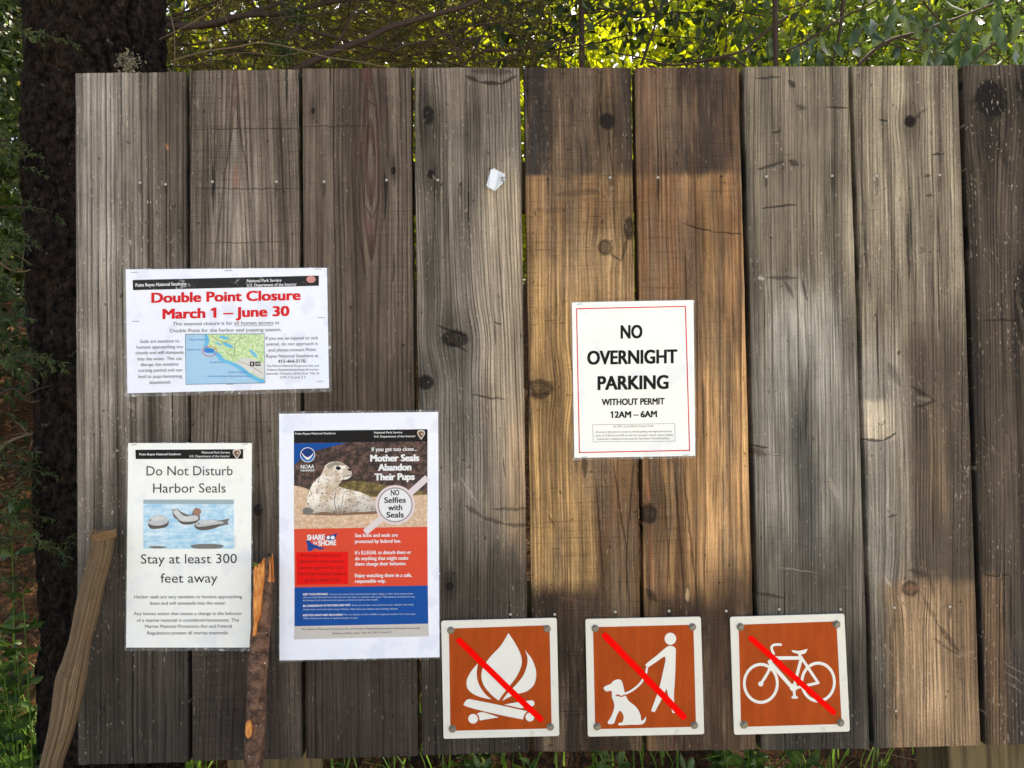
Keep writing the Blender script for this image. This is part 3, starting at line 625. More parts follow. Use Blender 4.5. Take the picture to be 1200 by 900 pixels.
s.poly('map_land', LAND, spline(coast, 6, False)+[(797, 408)], 2)
s.poly('map_town_land', LAND2, spline([(650, 550), (700, 530), (760, 545), (799, 560, 1), (800, 640, 1), (760, 622), (700, 585)], 4), 2.5)
for (cx, cy, rx, ry, ro) in ((610, 465, 30, 9, .4), (742, 508, 30, 8, .8), (560, 458, 20, 5, .5), (590, 425, 28, 8, .2)): s.poly('map_bay', SHELF, ellipse(cx, cy, rx, ry, 20, ro), 2.6)
s.poly('map_bay', BLUE, ellipse(512, 492, 28, 13), 2.6)
s.poly('map_ring', RED, ellipse(514, 496, 37, 28), 3, [ellipse(514, 496, 34, 25)])
for pts in ([(520, 415), (560, 440), (600, 450), (640, 420)], [(600, 500), (640, 520), (650, 450), (700, 420)], [(660, 545), (720, 570), (790, 610)]): s.stroke('map_road', ink('map_road', 150, 130, 110), spline(pts, 5, False), 2.5, 2.8)
s.stroke('map_frame', ink('map_frame', 70, 110, 140), [(388, 408), (798, 405), (803, 661), (390, 669), (388, 408)], 3, 3, caps=False)
for b, x0, x1, y in (('Point Reyes', 412, 500, 440), ('Chimney Rock', 395, 470, 492), ('Double Point', 515, 585, 558), ('PACIFIC OCEAN', 610, 705, 610), ('Gulf of the Farallones National Marine Sanctuary', 505, 735, 630)): s.text('map_text', BLUE, b, x0, x1, y, y-1, 8, .01, 3)
s.rect('map_symbol', BLACK, 724, 550, 747, 574, 3); s.rect('map_symbol', BLACK, 752, 550, 779, 572, 3)
s.text('map_symbol_text', WINK, '1', 732, 738, 569, 569, 14, .03, 3.6); s.text('map_symbol_text', WINK, '101', 756, 775, 566, 566, 10, .03, 3.6)
s.build()
for a, b in ((122, 85), (612, 76), (1078, 68), (128, 340), (1094, 320), (1090, 652), (618, 668)): staple(s, a, b, 0, 36)

# ---- do not disturb notice
s = Sign('seal_notice', 'portrait laminated notice asking to keep 300 feet from harbor seals', 'notice', (130, 500), .31111, .0025, (300, 832), wave=.0009, seed=2); s.curl = ((57, 840, .005, 25), (531, 60, .005, 25), (60, 400, .003, 40))
sheet(s, CREAM, (65, 62), (531, 62), (526, 832), (57, 832), (6, 4, 5, 13))
s.quad('banner', BLACK, (92, 87), (498, 85), (498, 121), (93, 122), 1)
s.text('banner_text', WINK, 'Point Reyes National Seashore', 107, 263, 108, 107, 8, .03, 2)
s.text('banner_text', WINK, 'National Park Service', 342, 448, 101, 101, 8, .01, 2)
s.text('banner_text', WINK, 'U.S. Department of the Interior', 296, 448, 115, 115, 8, .01, 2)
arrowhead(s, 474, 103, 30, 36, 2)
for b, x0, x1, y, y2 in (('Do Not Disturb', 134, 458, 184, 183), ('Harbor Seals', 159, 432, 249, 248), ('Stay at least 300', 113, 474, 516, 514), ('feet away', 187, 401, 588, 587)): s.text('headline', DGREY, b, x0, x1, y, y2, 35, -.004, 2)
for b, x0, x1, y in (('Harbor seals are very sensitive to humans approaching', 88, 493, 647), ('them and will stampede into the water.', 146, 434, 671), ('Any human action that causes a change in the behavior', 86, 495, 710), ('of a marine mammal is considered harassment. The', 98, 482, 735), ('Marine Mammal Protection Act and Federal', 128, 455, 758), ('Regulations protect all marine mammals.', 137, 443, 783)): s.text('body_text', GREY, b, x0, x1, y, y-1, 12, .006, 2)
gi = Graph('ice_water_print'); q = gi.noise(gi.x*28, gi.z*170, gi.y*20, 5, .6); q2 = gi.noise3(75, 5, .65)
gi.done(gi.mix(gi.ss(.38, .66, q*.5+q2*.5), rgb(150, 200, 226), rgb(220, 238, 244)), .5, .4)
s.rect('photo', gi.m, 122, 275, 463, 460, 1)
FAR = ink('far_water_print', 168, 190, 196); s.quad('photo_far_water', FAR, (122, 275), (463, 275), (463, 292), (122, 290), 1.3)
SL = plain('seal_print', rgb(196, 200, 200, .9), .5, .3, 160); SLD = ink('seal_dark_print', 128, 126, 122, .3); SLB = ink('seal_brown_print', 176, 132, 112, .3); SLW = ink('seal_pale_print', 222, 224, 220, .2)
s.poly('photo_seal', SLD, spline([(140, 366), (150, 345), (178, 334), (205, 340), (218, 356), (212, 374), (180, 384), (150, 384)], 5), 1.6)
s.poly('photo_seal', SL, spline([(138, 362), (150, 343), (178, 333), (203, 338), (216, 352), (205, 366), (175, 374), (148, 378)], 5), 2)
s.poly('photo_seal', SLD, spline([(230, 312, 1), (250, 310), (268, 322), (300, 332), (312, 312), (325, 306), (340, 320, 1), (334, 332), (335, 350), (310, 366), (270, 368), (250, 350), (236, 340)], 5), 1.6)
s.poly('photo_seal', SLW, spline([(232, 314), (248, 312), (262, 326), (280, 338), (310, 336), (330, 345), (308, 360), (270, 362), (254, 346), (240, 330)], 5), 2)
for hp in ([(150, 350), (165, 338), (190, 337), (206, 344), (190, 352), (165, 354)], [(246, 314), (256, 318), (264, 330), (276, 340), (262, 342), (250, 330)], [(290, 338), (316, 334), (328, 342), (308, 350), (288, 348)], [(336, 360), (368, 351), (400, 355), (380, 363), (350, 366)]): s.poly('photo_seal_light', SLW, spline(hp, 4), 2.5)
for hp in ([(140, 366), (160, 372), (190, 372), (214, 364), (208, 378), (180, 384), (150, 383)], [(250, 350), (275, 358), (312, 356), (330, 350), (310, 366), (272, 368)], [(318, 378), (350, 376), (400, 368), (420, 368), (380, 384), (338, 389)]): s.poly('photo_seal_dark', ink('seal_under_print', 104, 98, 92, .3), spline(hp, 4), 2.4)
for ex, ey in ((148, 352), (238, 316), (322, 374), (331, 366)): s.poly('photo_seal_eye', BLACK, ellipse(ex, ey, 3, 2.4, 10), 2.9)
s.poly('photo_seal_head', SLB, ellipse(325, 320, 15, 13), 2.2)
s.poly('photo_seal', SLD, spline([(314, 376), (325, 360), (370, 350), (410, 352), (448, 345, 1), (440, 360), (446, 368, 1), (415, 374), (380, 386), (335, 390)], 5), 1.6)
s.poly('photo_seal', SL, spline([(318, 372), (330, 358), (370, 350), (405, 354), (425, 362), (395, 372), (350, 380), (328, 382)], 5), 2)
s.poly('photo_reflection', SLD, spline([(300, 448), (340, 442), (400, 443), (425, 450), (400, 459), (320, 459)], 4), 1.6); s.poly('photo_reflection', SLD, spline([(140, 453), (175, 449), (212, 455), (170, 459)], 4), 1.6)
s.rect('photo_credit', WINK, 464, 410, 470, 458, 1.2, nx=2, ny=2)
s.build()
for a, b in ((86, 68), (505, 66), (80, 838), (300, 838)): staple(s, a, b, .1, 20)

# ---- seal selfie poster
s = Sign('seal_poster', 'tall white bordered poster with spotted seal photo above orange and blue bands', 'poster', (320, 480), .17778, .0025, (560, 1650), wave=.001, seed=3); s.curl = ((1092, 10, .005, 30), (40, 1660, .005, 30), (1090, 900, .0035, 50))
k4 = .18886/.17778
def q4(a, b): return a*k4, 731.2+b*k4
def t4(part_, mat, body, x0, x1, yl, yr, cap, w=0.0, layer=2.0):
    a, c = q4(x0, yl), q4(x1, yr); s.text(part_, mat, body, a[0], c[0], a[1], c[1], cap*k4, w, layer)
sheet(s, WHITE, (40, 28), (1088, 15), q4(1033, 848), q4(40, 868), (6, 14, 6, 10))
def edge_l(y): return 137+(136.8-137)*y/1500
gb = Graph('bush_print'); q = gb.noise3(120, 6, .7); gb.done(gb.mix(gb.ss(.4, .72, q), rgb(40, 30, 28), rgb(122, 90, 80)), .5)
go = Graph('dune_grass_print'); q = go.noise3(140, 5, .7); go.done(go.mix(go.ss(.35, .7, q), rgb(78, 66, 34), rgb(142, 124, 70)), .5)
gsn = Graph('sand_print'); q = gsn.noise3(160, 5, .7); gsn.done(gsn.mix(gsn.ss(.35, .7, q), rgb(196, 160, 128), rgb(226, 200, 172)), .5)
gsp = Graph('seal_coat_print')
q = gsp.noise3(300, 3, .5); q2 = gsp.noise3(34, 3)
o_ = s.root.location; zb = s.pt(440, 690).z-o_.z; zt = s.pt(440, 540).z-o_.z
gr_ = gsp.ss(zb, zt, gsp.z+(q2-.5)*.02-gsp.x*.12)
gsp.done(gsp.mix(gsp.ss(.57, .64, q)*(.95-gr_*.25), gsp.val( gsp.mix(gsp.ss(.36, .62, q2), rgb(196, 174, 148), rgb(242, 234, 220)), .52+gr_*.48), rgb(92, 78, 68)), .5)
s.quad('banner', BLACK, (137, 140), (1018, 129), (1018, 210), (137, 219), 1)
s.text('banner_text', WINK, 'Point Reyes National Seashore', 145, 412, 165, 162, 13, .02, 2)
s.text('banner_text', WINK, 'National Park Service', 666, 852, 158, 156, 13, .02, 2)
s.text('banner_text', WINK, 'U.S. Department of the Interior', 666, 940, 184, 181, 13, .02, 2)
arrowhead(s, 976, 166, 50, 62, 2)
s.quad('photo', gb.m, (137, 219), (1018, 210), (1017, 772), (138, 787), 1)
s.poly('photo_grass', go.m, spline([(430, 500, 1), (520, 470), (640, 480), (760, 500), (900, 520), (1018, 545, 1), (1018, 640, 1), (430, 640, 1)], 5), 1.2)
s.poly('photo_sand', gsn.m, spline([(137, 500, 1), (220, 520), (300, 560), (500, 575), (700, 575), (1017, 560, 1), (1017, 772, 1), (138, 787, 1)], 5), 1.5)
PB = ink('poster_blue', 0, 80, 162)
s.poly('photo_sky', PB, spline([(137, 222, 1), (490, 218, 1), (380, 245), (270, 275), (190, 320), (137, 368, 1)], 6), 1.3)
s.poly('agency_emblem', ink('emblem_navy', 24, 60, 128), ellipse(228, 298, 49, 49), 2)
s.poly('agency_emblem', WINK, ellipse(228, 298, 49, 49), 2.3, [ellipse(228, 298, 45, 45)])
s.poly('agency_emblem_sea', ink('emblem_blue', 50, 140, 214), spline([(184, 300, 1), (226, 338), (272, 298, 1), (262, 330), (228, 344), (194, 330)], 5), 2.3)
s.poly('agency_emblem_bird', WINK, spline([(186, 278, 1), (205, 302), (228, 314), (248, 304), (270, 282, 1), (256, 308), (228, 332), (200, 308)], 5), 2.6)
s.text('agency_name', WINK, 'NOAA', 182, 271, 390, 388, 26, .03, 2); s.text('agency_name', WINK, 'FISHERIES', 182, 274, 408, 406, 12, .03, 2)
body_ = [(200, 672, 1), (215, 636), (232, 560), (262, 486), (318, 428), (342, 372), (385, 346), (435, 343), (486, 370), (514, 402), (516, 436), (490, 458), (456, 466), (432, 500), (470, 520), (560, 540), (630, 568), (676, 604), (690, 640), (672, 668), (600, 674), (520, 677), (448, 684), (400, 682), (330, 674), (270, 684), (225, 686)]
s.poly('photo_seal', gsp.m, spline(body_, 6), 2)
s.poly('photo_seal_shadow', ink('sand_shadow_print', 140, 108, 84, .2), spline([(205, 676), (300, 672), (450, 676), (600, 666), (692, 660), (690, 684), (560, 692), (400, 698), (260, 694), (200, 690)], 5), 1.8)
s.poly('photo_seal_flipper', gsp.m, spline([(415, 540), (440, 530), (462, 560), (452, 620), (440, 660), (456, 684), (420, 688), (408, 670), (416, 620)], 5), 2.6)
s.stroke('photo_seal_crease', SLD, spline([(414, 545), (404, 600), (412, 650), (420, 684)], 5, False), 5, 2.9); s.stroke('photo_seal_crease', SLD, spline([(462, 560), (456, 610), (444, 655)], 5, False), 4, 2.9); s.stroke('photo_seal_crease', SLD, spline([(462, 462), (430, 474), (408, 470)], 5, False), 4, 2.9)
s.poly('photo_seal_flipper', SLD, spline([(195, 660), (215, 645), (262, 655), (262, 682), (210, 686)], 4), 2.4)
s.poly('photo_seal_eye', BLACK, ellipse(430, 386, 17, 12, 24, .15), 2.8); s.poly('photo_seal_muzzle', ink('muzzle_print', 214, 200, 184), spline([(462, 392), (490, 384), (514, 404), (514, 432), (488, 446), (462, 430)], 5), 2.6); s.poly('photo_seal_eye', BLACK, ellipse(502, 396, 13, 7, 20, .5), 2.9)
s.stroke('photo_seal_mouth', SLD, spline([(516, 430), (490, 436), (462, 440)], 4, False), 5, 2.8)
ghd = ink('seal_cap_print', 170, 158, 142, .5)
s.poly('photo_seal_cap', ghd, spline([(352, 372), (385, 350), (435, 347), (478, 366), (440, 368), (400, 372), (370, 392)], 5), 2.4)
PINK = ink('magnifier_print', 236, 222, 222)
s.stroke('photo_magnifier', PINK, [(1017, 448), (890, 562)], 42, 2.6, caps=False); s.stroke('photo_magnifier', PINK, [(716, 716), (606, 810)], 42, 2.6, caps=False)
s.poly('photo_magnifier', PINK, ellipse(805, 628, 130, 130), 2.9)
s.poly('photo_magnifier_glass', WINK, ellipse(805, 628, 106, 106), 3.3)
s.poly('photo_magnifier_ring', ink('magnifier_ring_print', 170, 160, 160), ellipse(805, 628, 116, 116), 3.2, [ellipse(805, 628, 107, 107)])
for b, x0, x1, y in (('NO', 776, 832, 566), ('Selfies', 732, 876, 615), ('with', 758, 852, 664), ('Seals', 747, 862, 712)): s.text('magnifier_text', DGREY, b, x0, x1, y, y-2, 36, .03, 3.8)
s.text('headline', WINK, 'If you get too close...', 650, 950, 275, 271, 26, .03, 2)
for b, x0, x1, y in (('Mother Seals', 640, 964, 341), ('Abandon', 692, 912, 402), ('Their Pups', 668, 934, 465)): s.text('headline', WINK, b, x0, x1, y, y-3, 42, .055, 2)
OR = ink('poster_orange', 232, 80, 54)
s.quad('orange_band', OR, (138, 787), (1017, 772), q4(960, 403), q4(133, 415), 1)
s.quad('blue_band', PB, q4(133, 415), q4(960, 403), q4(963, 640), q4(133, 656), 1)
s.quad('beige_band', ink('poster_beige', 212, 206, 198), q4(133, 656), q4(963, 640), q4(968, 718), q4(130, 738), 1)
s.quad('red_box', ink('poster_red', 246, 12, 8), q4(143, 197), q4(465, 194), q4(466, 393), q4(146, 399), 1.5)
DR = ink('dark_red_ink', 150, 20, 16)
for b, x0, x1, y in (('If you see an injured or', 175, 430, 225), ('abandoned marine mammal', 165, 440, 262), ('do not approach it. Call', 165, 430, 302), ('Point Reyes National Seashore', 160, 452, 340), ('at 415-464-5170.', 195, 420, 380)): t4('red_box_text', DR, b, x0, x1, y, y-2, 18, .01, 2.2)
t4('slogan', WINK, 'SHARE', 210, 322, 122, 118, 32, .05); t4('slogan', WINK, 'SHORE', 280, 392, 157, 152, 32, .05); t4('slogan', WINK, 'THE', 246, 276, 150, 149, 18, .04)
def p4(part_, mat, pts, layer): s.poly(part_, mat, [q4(a, b) for a, b in pts], layer)
NV = ink('slogan_navy', 28, 72, 150)
p4('slogan_seal', NV, spline([(204, 126, 1), (222, 122), (238, 140), (280, 160), (324, 174, 1), (290, 180), (256, 172), (240, 190, 1), (216, 186), (212, 150)], 5), 2.4)
p4('slogan_binoculars', NV, spline([(326, 96, 1), (360, 90), (400, 78, 1), (388, 104), (376, 124), (345, 124), (328, 112)], 5), 2.4)
p4('slogan_binoculars', WINK, ellipse(343, 106, 11, 11, 20), 2.8); p4('slogan_binoculars', WINK, ellipse(370, 106, 12, 12, 20), 2.8)
for b, x0, x1, y in (('Sea lions and seals are', 508, 774, 103), ('protected by federal law.', 508, 795, 140), ("It's ILLEGAL to disturb them or", 508, 858, 210), ('do anything that might make', 508, 840, 246), ('them change their behavior.', 508, 828, 280), ('Enjoy watching them in a safe,', 508, 862, 352), ('responsible way.', 508, 700, 387)): t4('band_text', WINK, b, x0, x1, y, y-3, 22, .035)
t4('blue_band_heading', WINK, 'KEEP YOUR DISTANCE.', 186, 342, 464, 462, 12, .04); t4('blue_band_heading', WINK, 'BE CONSIDERATE OF MOTHERS AND PUPS.', 186, 482, 536, 530, 12, .04); t4('blue_band_heading', WINK, 'KEEP PETS AWAY AND ON A LEASH.', 186, 434, 594, 590, 12, .04)
LB = ink('pale_blue_ink', 190, 210, 232)
for b, x0, x1, y in (('You are too close if the animal starts to stare, fidget, or flee. Seals and sea lions', 348, 870, 462), ('rest are easily disturbed and may rush into the water or abandon their pups. They become stressed and may', 186, 880, 481), ('be harassed, and continued interruptions could be harmful to their health.', 186, 652, 500), ('Seals and sea lions come ashore to rest, regulate their body', 488, 872, 530), ('temperature, and nurse their young. Mothers often leave pups behind while feeding offshore.', 186, 776, 556), ('Pets can disturb or harm wildlife or separate mothers from their pups', 438, 884, 588), ('Wild animals can injure or spread disease to pets.', 186, 528, 612)): t4('blue_band_text', LB, b, x0, x1, y, y-4, 10, .01)
for b, x0, x1, y in (('The Marine Mammal Protection Act and Federal Regulations protect all marine mammals.', 176, 915, 680), ('Violators will be cited. Title 36 CFR 1.5 and 2.2', 366, 735, 706)): t4('footer_text', DGREY, b, x0, x1, y, y-8, 11, .01)
s.build()
for a, b in ((90, 6), (1020, 2), (560, 4), (90, 1664), (1010, 1650), (560, 1656)): staple(s, a, b, .1, 36)

# ---- no overnight parking notice
s = Sign('parking_notice', 'white laminated notice in a thin red frame forbidding overnight parking', 'notice', (650, 340), .23342, .0025, (400, 845), wave=.0008, seed=4); s.curl = ((706, 840, .006, 30), (90, 840, .003, 20), (690, 450, .0025, 40))
sheet(s, CREAM, (86, 62), (697, 50), (706, 832), (99, 842), (6, 5, 6, 12))
s.poly('red_frame', RED, [(107, 91), (659, 79), (680, 807), (122, 818)], 1.2, [[(112, 96), (654, 84), (675, 802), (127, 813)]])
for b, x0, x1, yl, yr, cap in (('NO', 331, 441, 242, 240, 64), ('OVERNIGHT', 163, 616, 373, 365, 66), ('PARKING', 215, 572, 500, 494, 66), ('WITHOUT PERMIT', 236, 552, 578, 573, 31), ('12AM – 6AM', 280, 514, 641, 637, 31)):
    s.text('headline', BLACK, b, x0, x1, yl, yr, cap, .038, 2)
s.poly('text_box', LINE, [(189, 675), (603, 669), (606, 759), (193, 763)], 1.2, [[(191, 677), (601, 671), (604, 757), (195, 761)]])
for b, x0, x1, y in (('36 CFR 1.5 and Marin County Code', 294, 496, 690), ('All areas in this park are closed to vehicle parking overnight between the', 205, 588, 717), ('hours of 12:00 am and 6:00 am with the exception of park visitors holding', 205, 592, 735), ('backcountry camping permits issued by Point Reyes National Seashore', 213, 578, 752)): s.text('text_box_text', GREY, b, x0, x1, y, y-4, 10, 0, 2)
s.build()
for a, b in ((125, 70), (150, 838), (660, 828)): staple(s, a, b, .1, 26)

# ---- three brown pictogram signs
GB = {}
gpn = Graph('white_sign_enamel'); q = gpn.noise3(30, 5); gpn.done(gpn.mix(gpn.ss(.62, .8, q)*.5, rgb(232, 230, 218, .9), rgb(170, 165, 150)), .35, .5)
gbr = Graph('brown_sign_enamel'); q = gbr.noise(gbr.x*60, gbr.z*12, gbr.y, 4); q2 = gbr.noise3(240, 3)
cb = gbr.mix(gbr.ss(.3, .7, q), (.34, .048, .0015, 1), (.42, .064, .003, 1)); gbr.done(gbr.mix(gbr.ss(.68, .74, q2)*.5, cb, rgb(120, 52, 14)), .45, .15)
SYM = plain('white_symbol_film', rgb(236, 234, 224, .92), .45, .04, 60)
SLASH = plain('red_slash_tape', (.95, .002, .001, 1), .6, .03, 60, spec=.05)  # flat graphic overlay, built as a strip across the sign
BOLT = plain('galvanised_bolt', rgb(128, 124, 112), .45, .3, 200, metal=.6)
ALU = plain('sign_aluminium', rgb(190, 190, 186), .4, .05, 40, metal=.7)
def pictogram(name, label, region, k, panel, field, bolts, symbols, slash, sw):
    s = Sign(name, label, 'sign', region, k, .0042, tuple((panel[2][i]+panel[3][i])/2 for i in (0, 1)), 'brown pictogram signs along the foot of the board', wave=0.0)
    tl, tr, br, bl = panel
    # aluminium panel with rounded corners and real thickness
    o = []
    r = 10
    ctr = (sum(p[0] for p in panel)/4, sum(p[1] for p in panel)/4)
    for i in range(4):
        p, a, b = panel[i], panel[i-1], panel[(i+1) % 4]
        da = Vector((a[0]-p[0], a[1]-p[1])).normalized(); db = Vector((b[0]-p[0], b[1]-p[1])).normalized()
        for q in range(5):
            t = q/4; pa = Vector(p)+da*r*(1-t)**2; o.append(tuple(pa+db*r*t*t))
    front = [s.pt(a, b, 0) for a, b in o]; back = [p+Vector((0, .003, 0)) for p in front]; n = len(o)
    pan = part('panel', front+back, [tuple(range(n))[::-1], tuple(range(n, 2*n))]+[(i, (i+1) % n, n+(i+1) % n, n+i) for i in range(n)], gpn.m, s.root)
    s.quad('brown_field', gbr.m, *field, 1.2, 2, 2)
    for q, sy in enumerate(symbols):
        if sy[0] == 'poly': s.poly('symbol', SYM, sy[1], 2.4+.1*q, sy[2] if len(sy) > 2 else ())
        elif sy[0] == 'over': s.poly('symbol_gap', gbr.m, sy[1], 3.9)
        elif sy[0] == 'top': s.poly('symbol', SYM, sy[1], 4.6)
        else: s.stroke('symbol', SYM, sy[1], sy[2], 2.4+.1*q)
    jag = []
    a, b = slash
    for q in range(13):
        t = q/12; jag.append((a[0]+(b[0]-a[0])*t+random.uniform(-.8, .8), a[1]+(b[1]-a[1])*t+random.uniform(-.8, .8)))
    s.stroke('red_slash', SLASH, jag, sw, 5.6)
    s.build()
    for (bx, by) in bolts:
        c = s.pt(bx, by, 1.2); v, f = [], []; n = 6; rot = random.uniform(0, 1)
        rr = 15*k*.0015
        prof = [(1.0, .0, 16), (1.0, .0012, 16), (.92, .0016, 16)]
        mb = MB()
        ring = lambda rad, h, n, r0=0: [c+Vector((math.cos(2*math.pi*i/n+r0)*rad, -h, math.sin(2*math.pi*i/n+r0)*rad)) for i in range(n)]
        vv = ring(rr, 0, 18)+ring(rr, .0012, 18)+ring(rr*.9, .0017, 18)
        ff = [(j*18+i, j*18+(i+1) % 18, (j+1)*18+(i+1) % 18, (j+1)*18+i) for j in range(2) for i in range(18)]+[tuple(36+i for i in range(18))]
        mb.add(vv, ff)
        hh = ring(rr*.72, .0017, 6, rot)+ring(rr*.72, .0042, 6, rot)+ring(rr*.58, .0050, 6, rot)
        mb.add(hh, [(j*6+i, j*6+(i+1) % 6, (j+1)*6+(i+1) % 6, (j+1)*6+i) for j in range(2) for i in range(6)]+[tuple(12+i for i in range(6))])
        mb.build('bolt', BOLT, s.root, origin=c)
SP = spline
flame = [
 ('poly', SP([(338, 112, 1), (368, 158), (390, 205), (392, 245), (372, 292), (340, 335), (314, 368), (298, 392, 1), (266, 366), (236, 328), (226, 288), (236, 250), (264, 210), (302, 170), (325, 136)], 6)),
 ('poly', SP([(212, 238, 1), (186, 268), (167, 304), (167, 336), (186, 360), (225, 378), (268, 387, 1), (240, 362), (215, 322), (207, 280)], 6)),
 ('poly', SP([(405, 182, 1), (436, 222), (453, 275), (444, 325), (412, 354), (362, 368), (312, 393, 1), (332, 364), (366, 330), (400, 287), (416, 240), (415, 205)], 6)),
 ('poly', SP([(320, 408, 1), (378, 398), (432, 391), (445, 400), (440, 414), (410, 419), (392, 424, 1)], 5)),
 ('poly', SP([(172, 386), (200, 390), (300, 410), (416, 436, 1), (404, 450, 1), (398, 470, 1), (280, 446), (164, 416), (157, 400)], 5)),
 ('over', ellipse(427, 460, 24, 23)), ('top', ellipse(427, 460, 18, 18)),
 ('poly', SP([(205, 447, 1), (234, 440), (298, 461, 1), (220, 474, 1)], 4)),
 ('over', ellipse(192, 467, 26, 26)), ('top', ellipse(192, 467, 20, 20))]
pictogram('pictogram_sign', 'square brown campfire sign with white flame and logs under a red slash', (500, 710), .28333,
 ((60, 62), (538, 50), (549, 538), (70, 550)), ((92, 94), (508, 80), (517, 507), (98, 517)), ((100, 101), (498, 94), (106, 508), (511, 500)), flame, ((135, 145), (470, 468)), 25)
dog = [
 ('poly', ellipse(1008, 136, 24, 25)),
 ('poly', SP([(904, 246, 1), (912, 236), (950, 206), (988, 174), (1008, 165), (1028, 174), (1030, 200), (1027, 300), (1023, 360), (1024, 400), (1029, 442, 1), (1017, 444, 1), (1006, 400), (992, 342, 1), (975, 380), (943, 440, 1), (928, 435, 1), (946, 385), (962, 338), (976, 280), (987, 212), (950, 232), (914, 256, 1)], 5)),
 ('stroke', SP([(911, 258), (905, 285), (884, 320), (852, 348), (820, 364)], 6, False), 9),
 ('poly', SP([(732, 338), (745, 329), (762, 322), (772, 311), (790, 304), (806, 310), (814, 335), (818, 360), (806, 374), (792, 366), (786, 368), (768, 374), (764, 352), (745, 354), (735, 347)], 5)),
 ('poly', SP([(766, 372), (790, 374), (820, 370), (835, 392), (868, 420), (884, 450), (888, 474), (900, 468), (906, 456, 1), (906, 474), (890, 490), (840, 492), (796, 494), (796, 484), (810, 480), (814, 455), (800, 434), (786, 455), (774, 486), (752, 488), (750, 478), (762, 460), (775, 425), (774, 400)], 5)),
 ('over', SP([(792, 366), (806, 372), (822, 366), (822, 370), (806, 377), (790, 371)], 4))]
pictogram('pictogram_sign', 'square brown sign of a person leading a dog, crossed by a red slash', (500, 710), .28333,
 ((657, 55), (1134, 45), (1148, 531), (667, 541)), ((688, 88), (1103, 78), (1114, 500), (697, 510)), ((697, 93), (1099, 87), (705, 499), (1107, 493)), dog, ((738, 124), (1062, 458)), 27)
bike = [
 ('poly', ellipse(172, 336, 70, 80, 48), [ellipse(172, 336, 59, 68, 48)]), ('poly', ellipse(396, 331, 69, 80, 48), [ellipse(396, 331, 58, 68, 48)]),
 ('stroke', [(226, 237), (330, 237)], 14), ('stroke', [(330, 238), (300, 356)], 12), ('stroke', [(206, 252), (298, 356)], 15), ('stroke', [(300, 356), (395, 334)], 11), ('stroke', [(328, 232), (396, 334)], 11),
 ('stroke', SP([(213, 240), (204, 285), (172, 338)], 5, False), 11), ('poly', ellipse(172, 338, 10, 10)),
 ('stroke', SP([(222, 222), (214, 196), (226, 185), (250, 185)], 5, False), 10), ('stroke', [(222, 218), (212, 250)], 10),
 ('poly', SP([(293, 206), (320, 209), (355, 201, 1), (346, 218), (330, 224), (330, 240, 1), (318, 240, 1), (318, 222), (300, 216)], 4)),
 ('stroke', [(300, 346), (304, 390)], 11), ('stroke', [(296, 391), (313, 391)], 9), ('poly', ellipse(300, 352, 15, 15))]
pictogram('pictogram_sign', 'square brown bicycle sign with white bike under a red slash', (840, 700), .3,
 ((52, 77), (498, 64), (520, 524), (68, 537)), ((85, 107), (467, 94), (488, 495), (95, 506)), ((92, 115), (467, 105), (106, 497), (483, 489)), bike, ((135, 161), (456, 449)), 22)

# ---- torn corner of laminate left under a staple
rt = empty('plastic_scrap', P(580, 222, 0), 'torn scrap of white plastic stapled alone on the grey plank', 'scrap')
def scrap(name, pts, off, mat):
    p = [P(a, b, off+c) for a, b, c in pts]; q = [v+Vector((0, .0004, 0)) for v in p]; n = len(p)
    part(name, p+q, [tuple(range(n))[::-1], tuple(range(n, 2*n))]+[(i, (i+1) % n, n+(i+1) % n, n+i) for i in range(n)], mat, rt)
SCR = plain('cloudy_plastic', rgb(205, 212, 218), .3, .1, 120, .001, coat=.4)
scrap('film', [(575, 199, .003), (579, 197, .004), (584, 200, .002), (592, 204, 0), (592, 212, .0), (585, 219, .001), (580, 224, .003), (572, 220, .004), (570, 217, .004)], .0025, SCR)
scrap('fold', [(575, 199, .003), (584, 200, .004), (583, 212, .006), (579, 223, .005), (573, 219, .004)], .004, plain('cloudy_plastic_fold', rgb(225, 230, 234), .3, .08, 100, coat=.4))
mb = MB(); mb.tube([P(586, 209, .0045), P(592, 208, .0045)], .0006, 5); mb.tube([P(587, 212, .0045), P(591, 211, .0045)], .0005, 5); mb.tube([P(588, 206, .0045), P(590, 214, .0045)], .0005, 5)
mb.build('staple', RUSTM, rt)

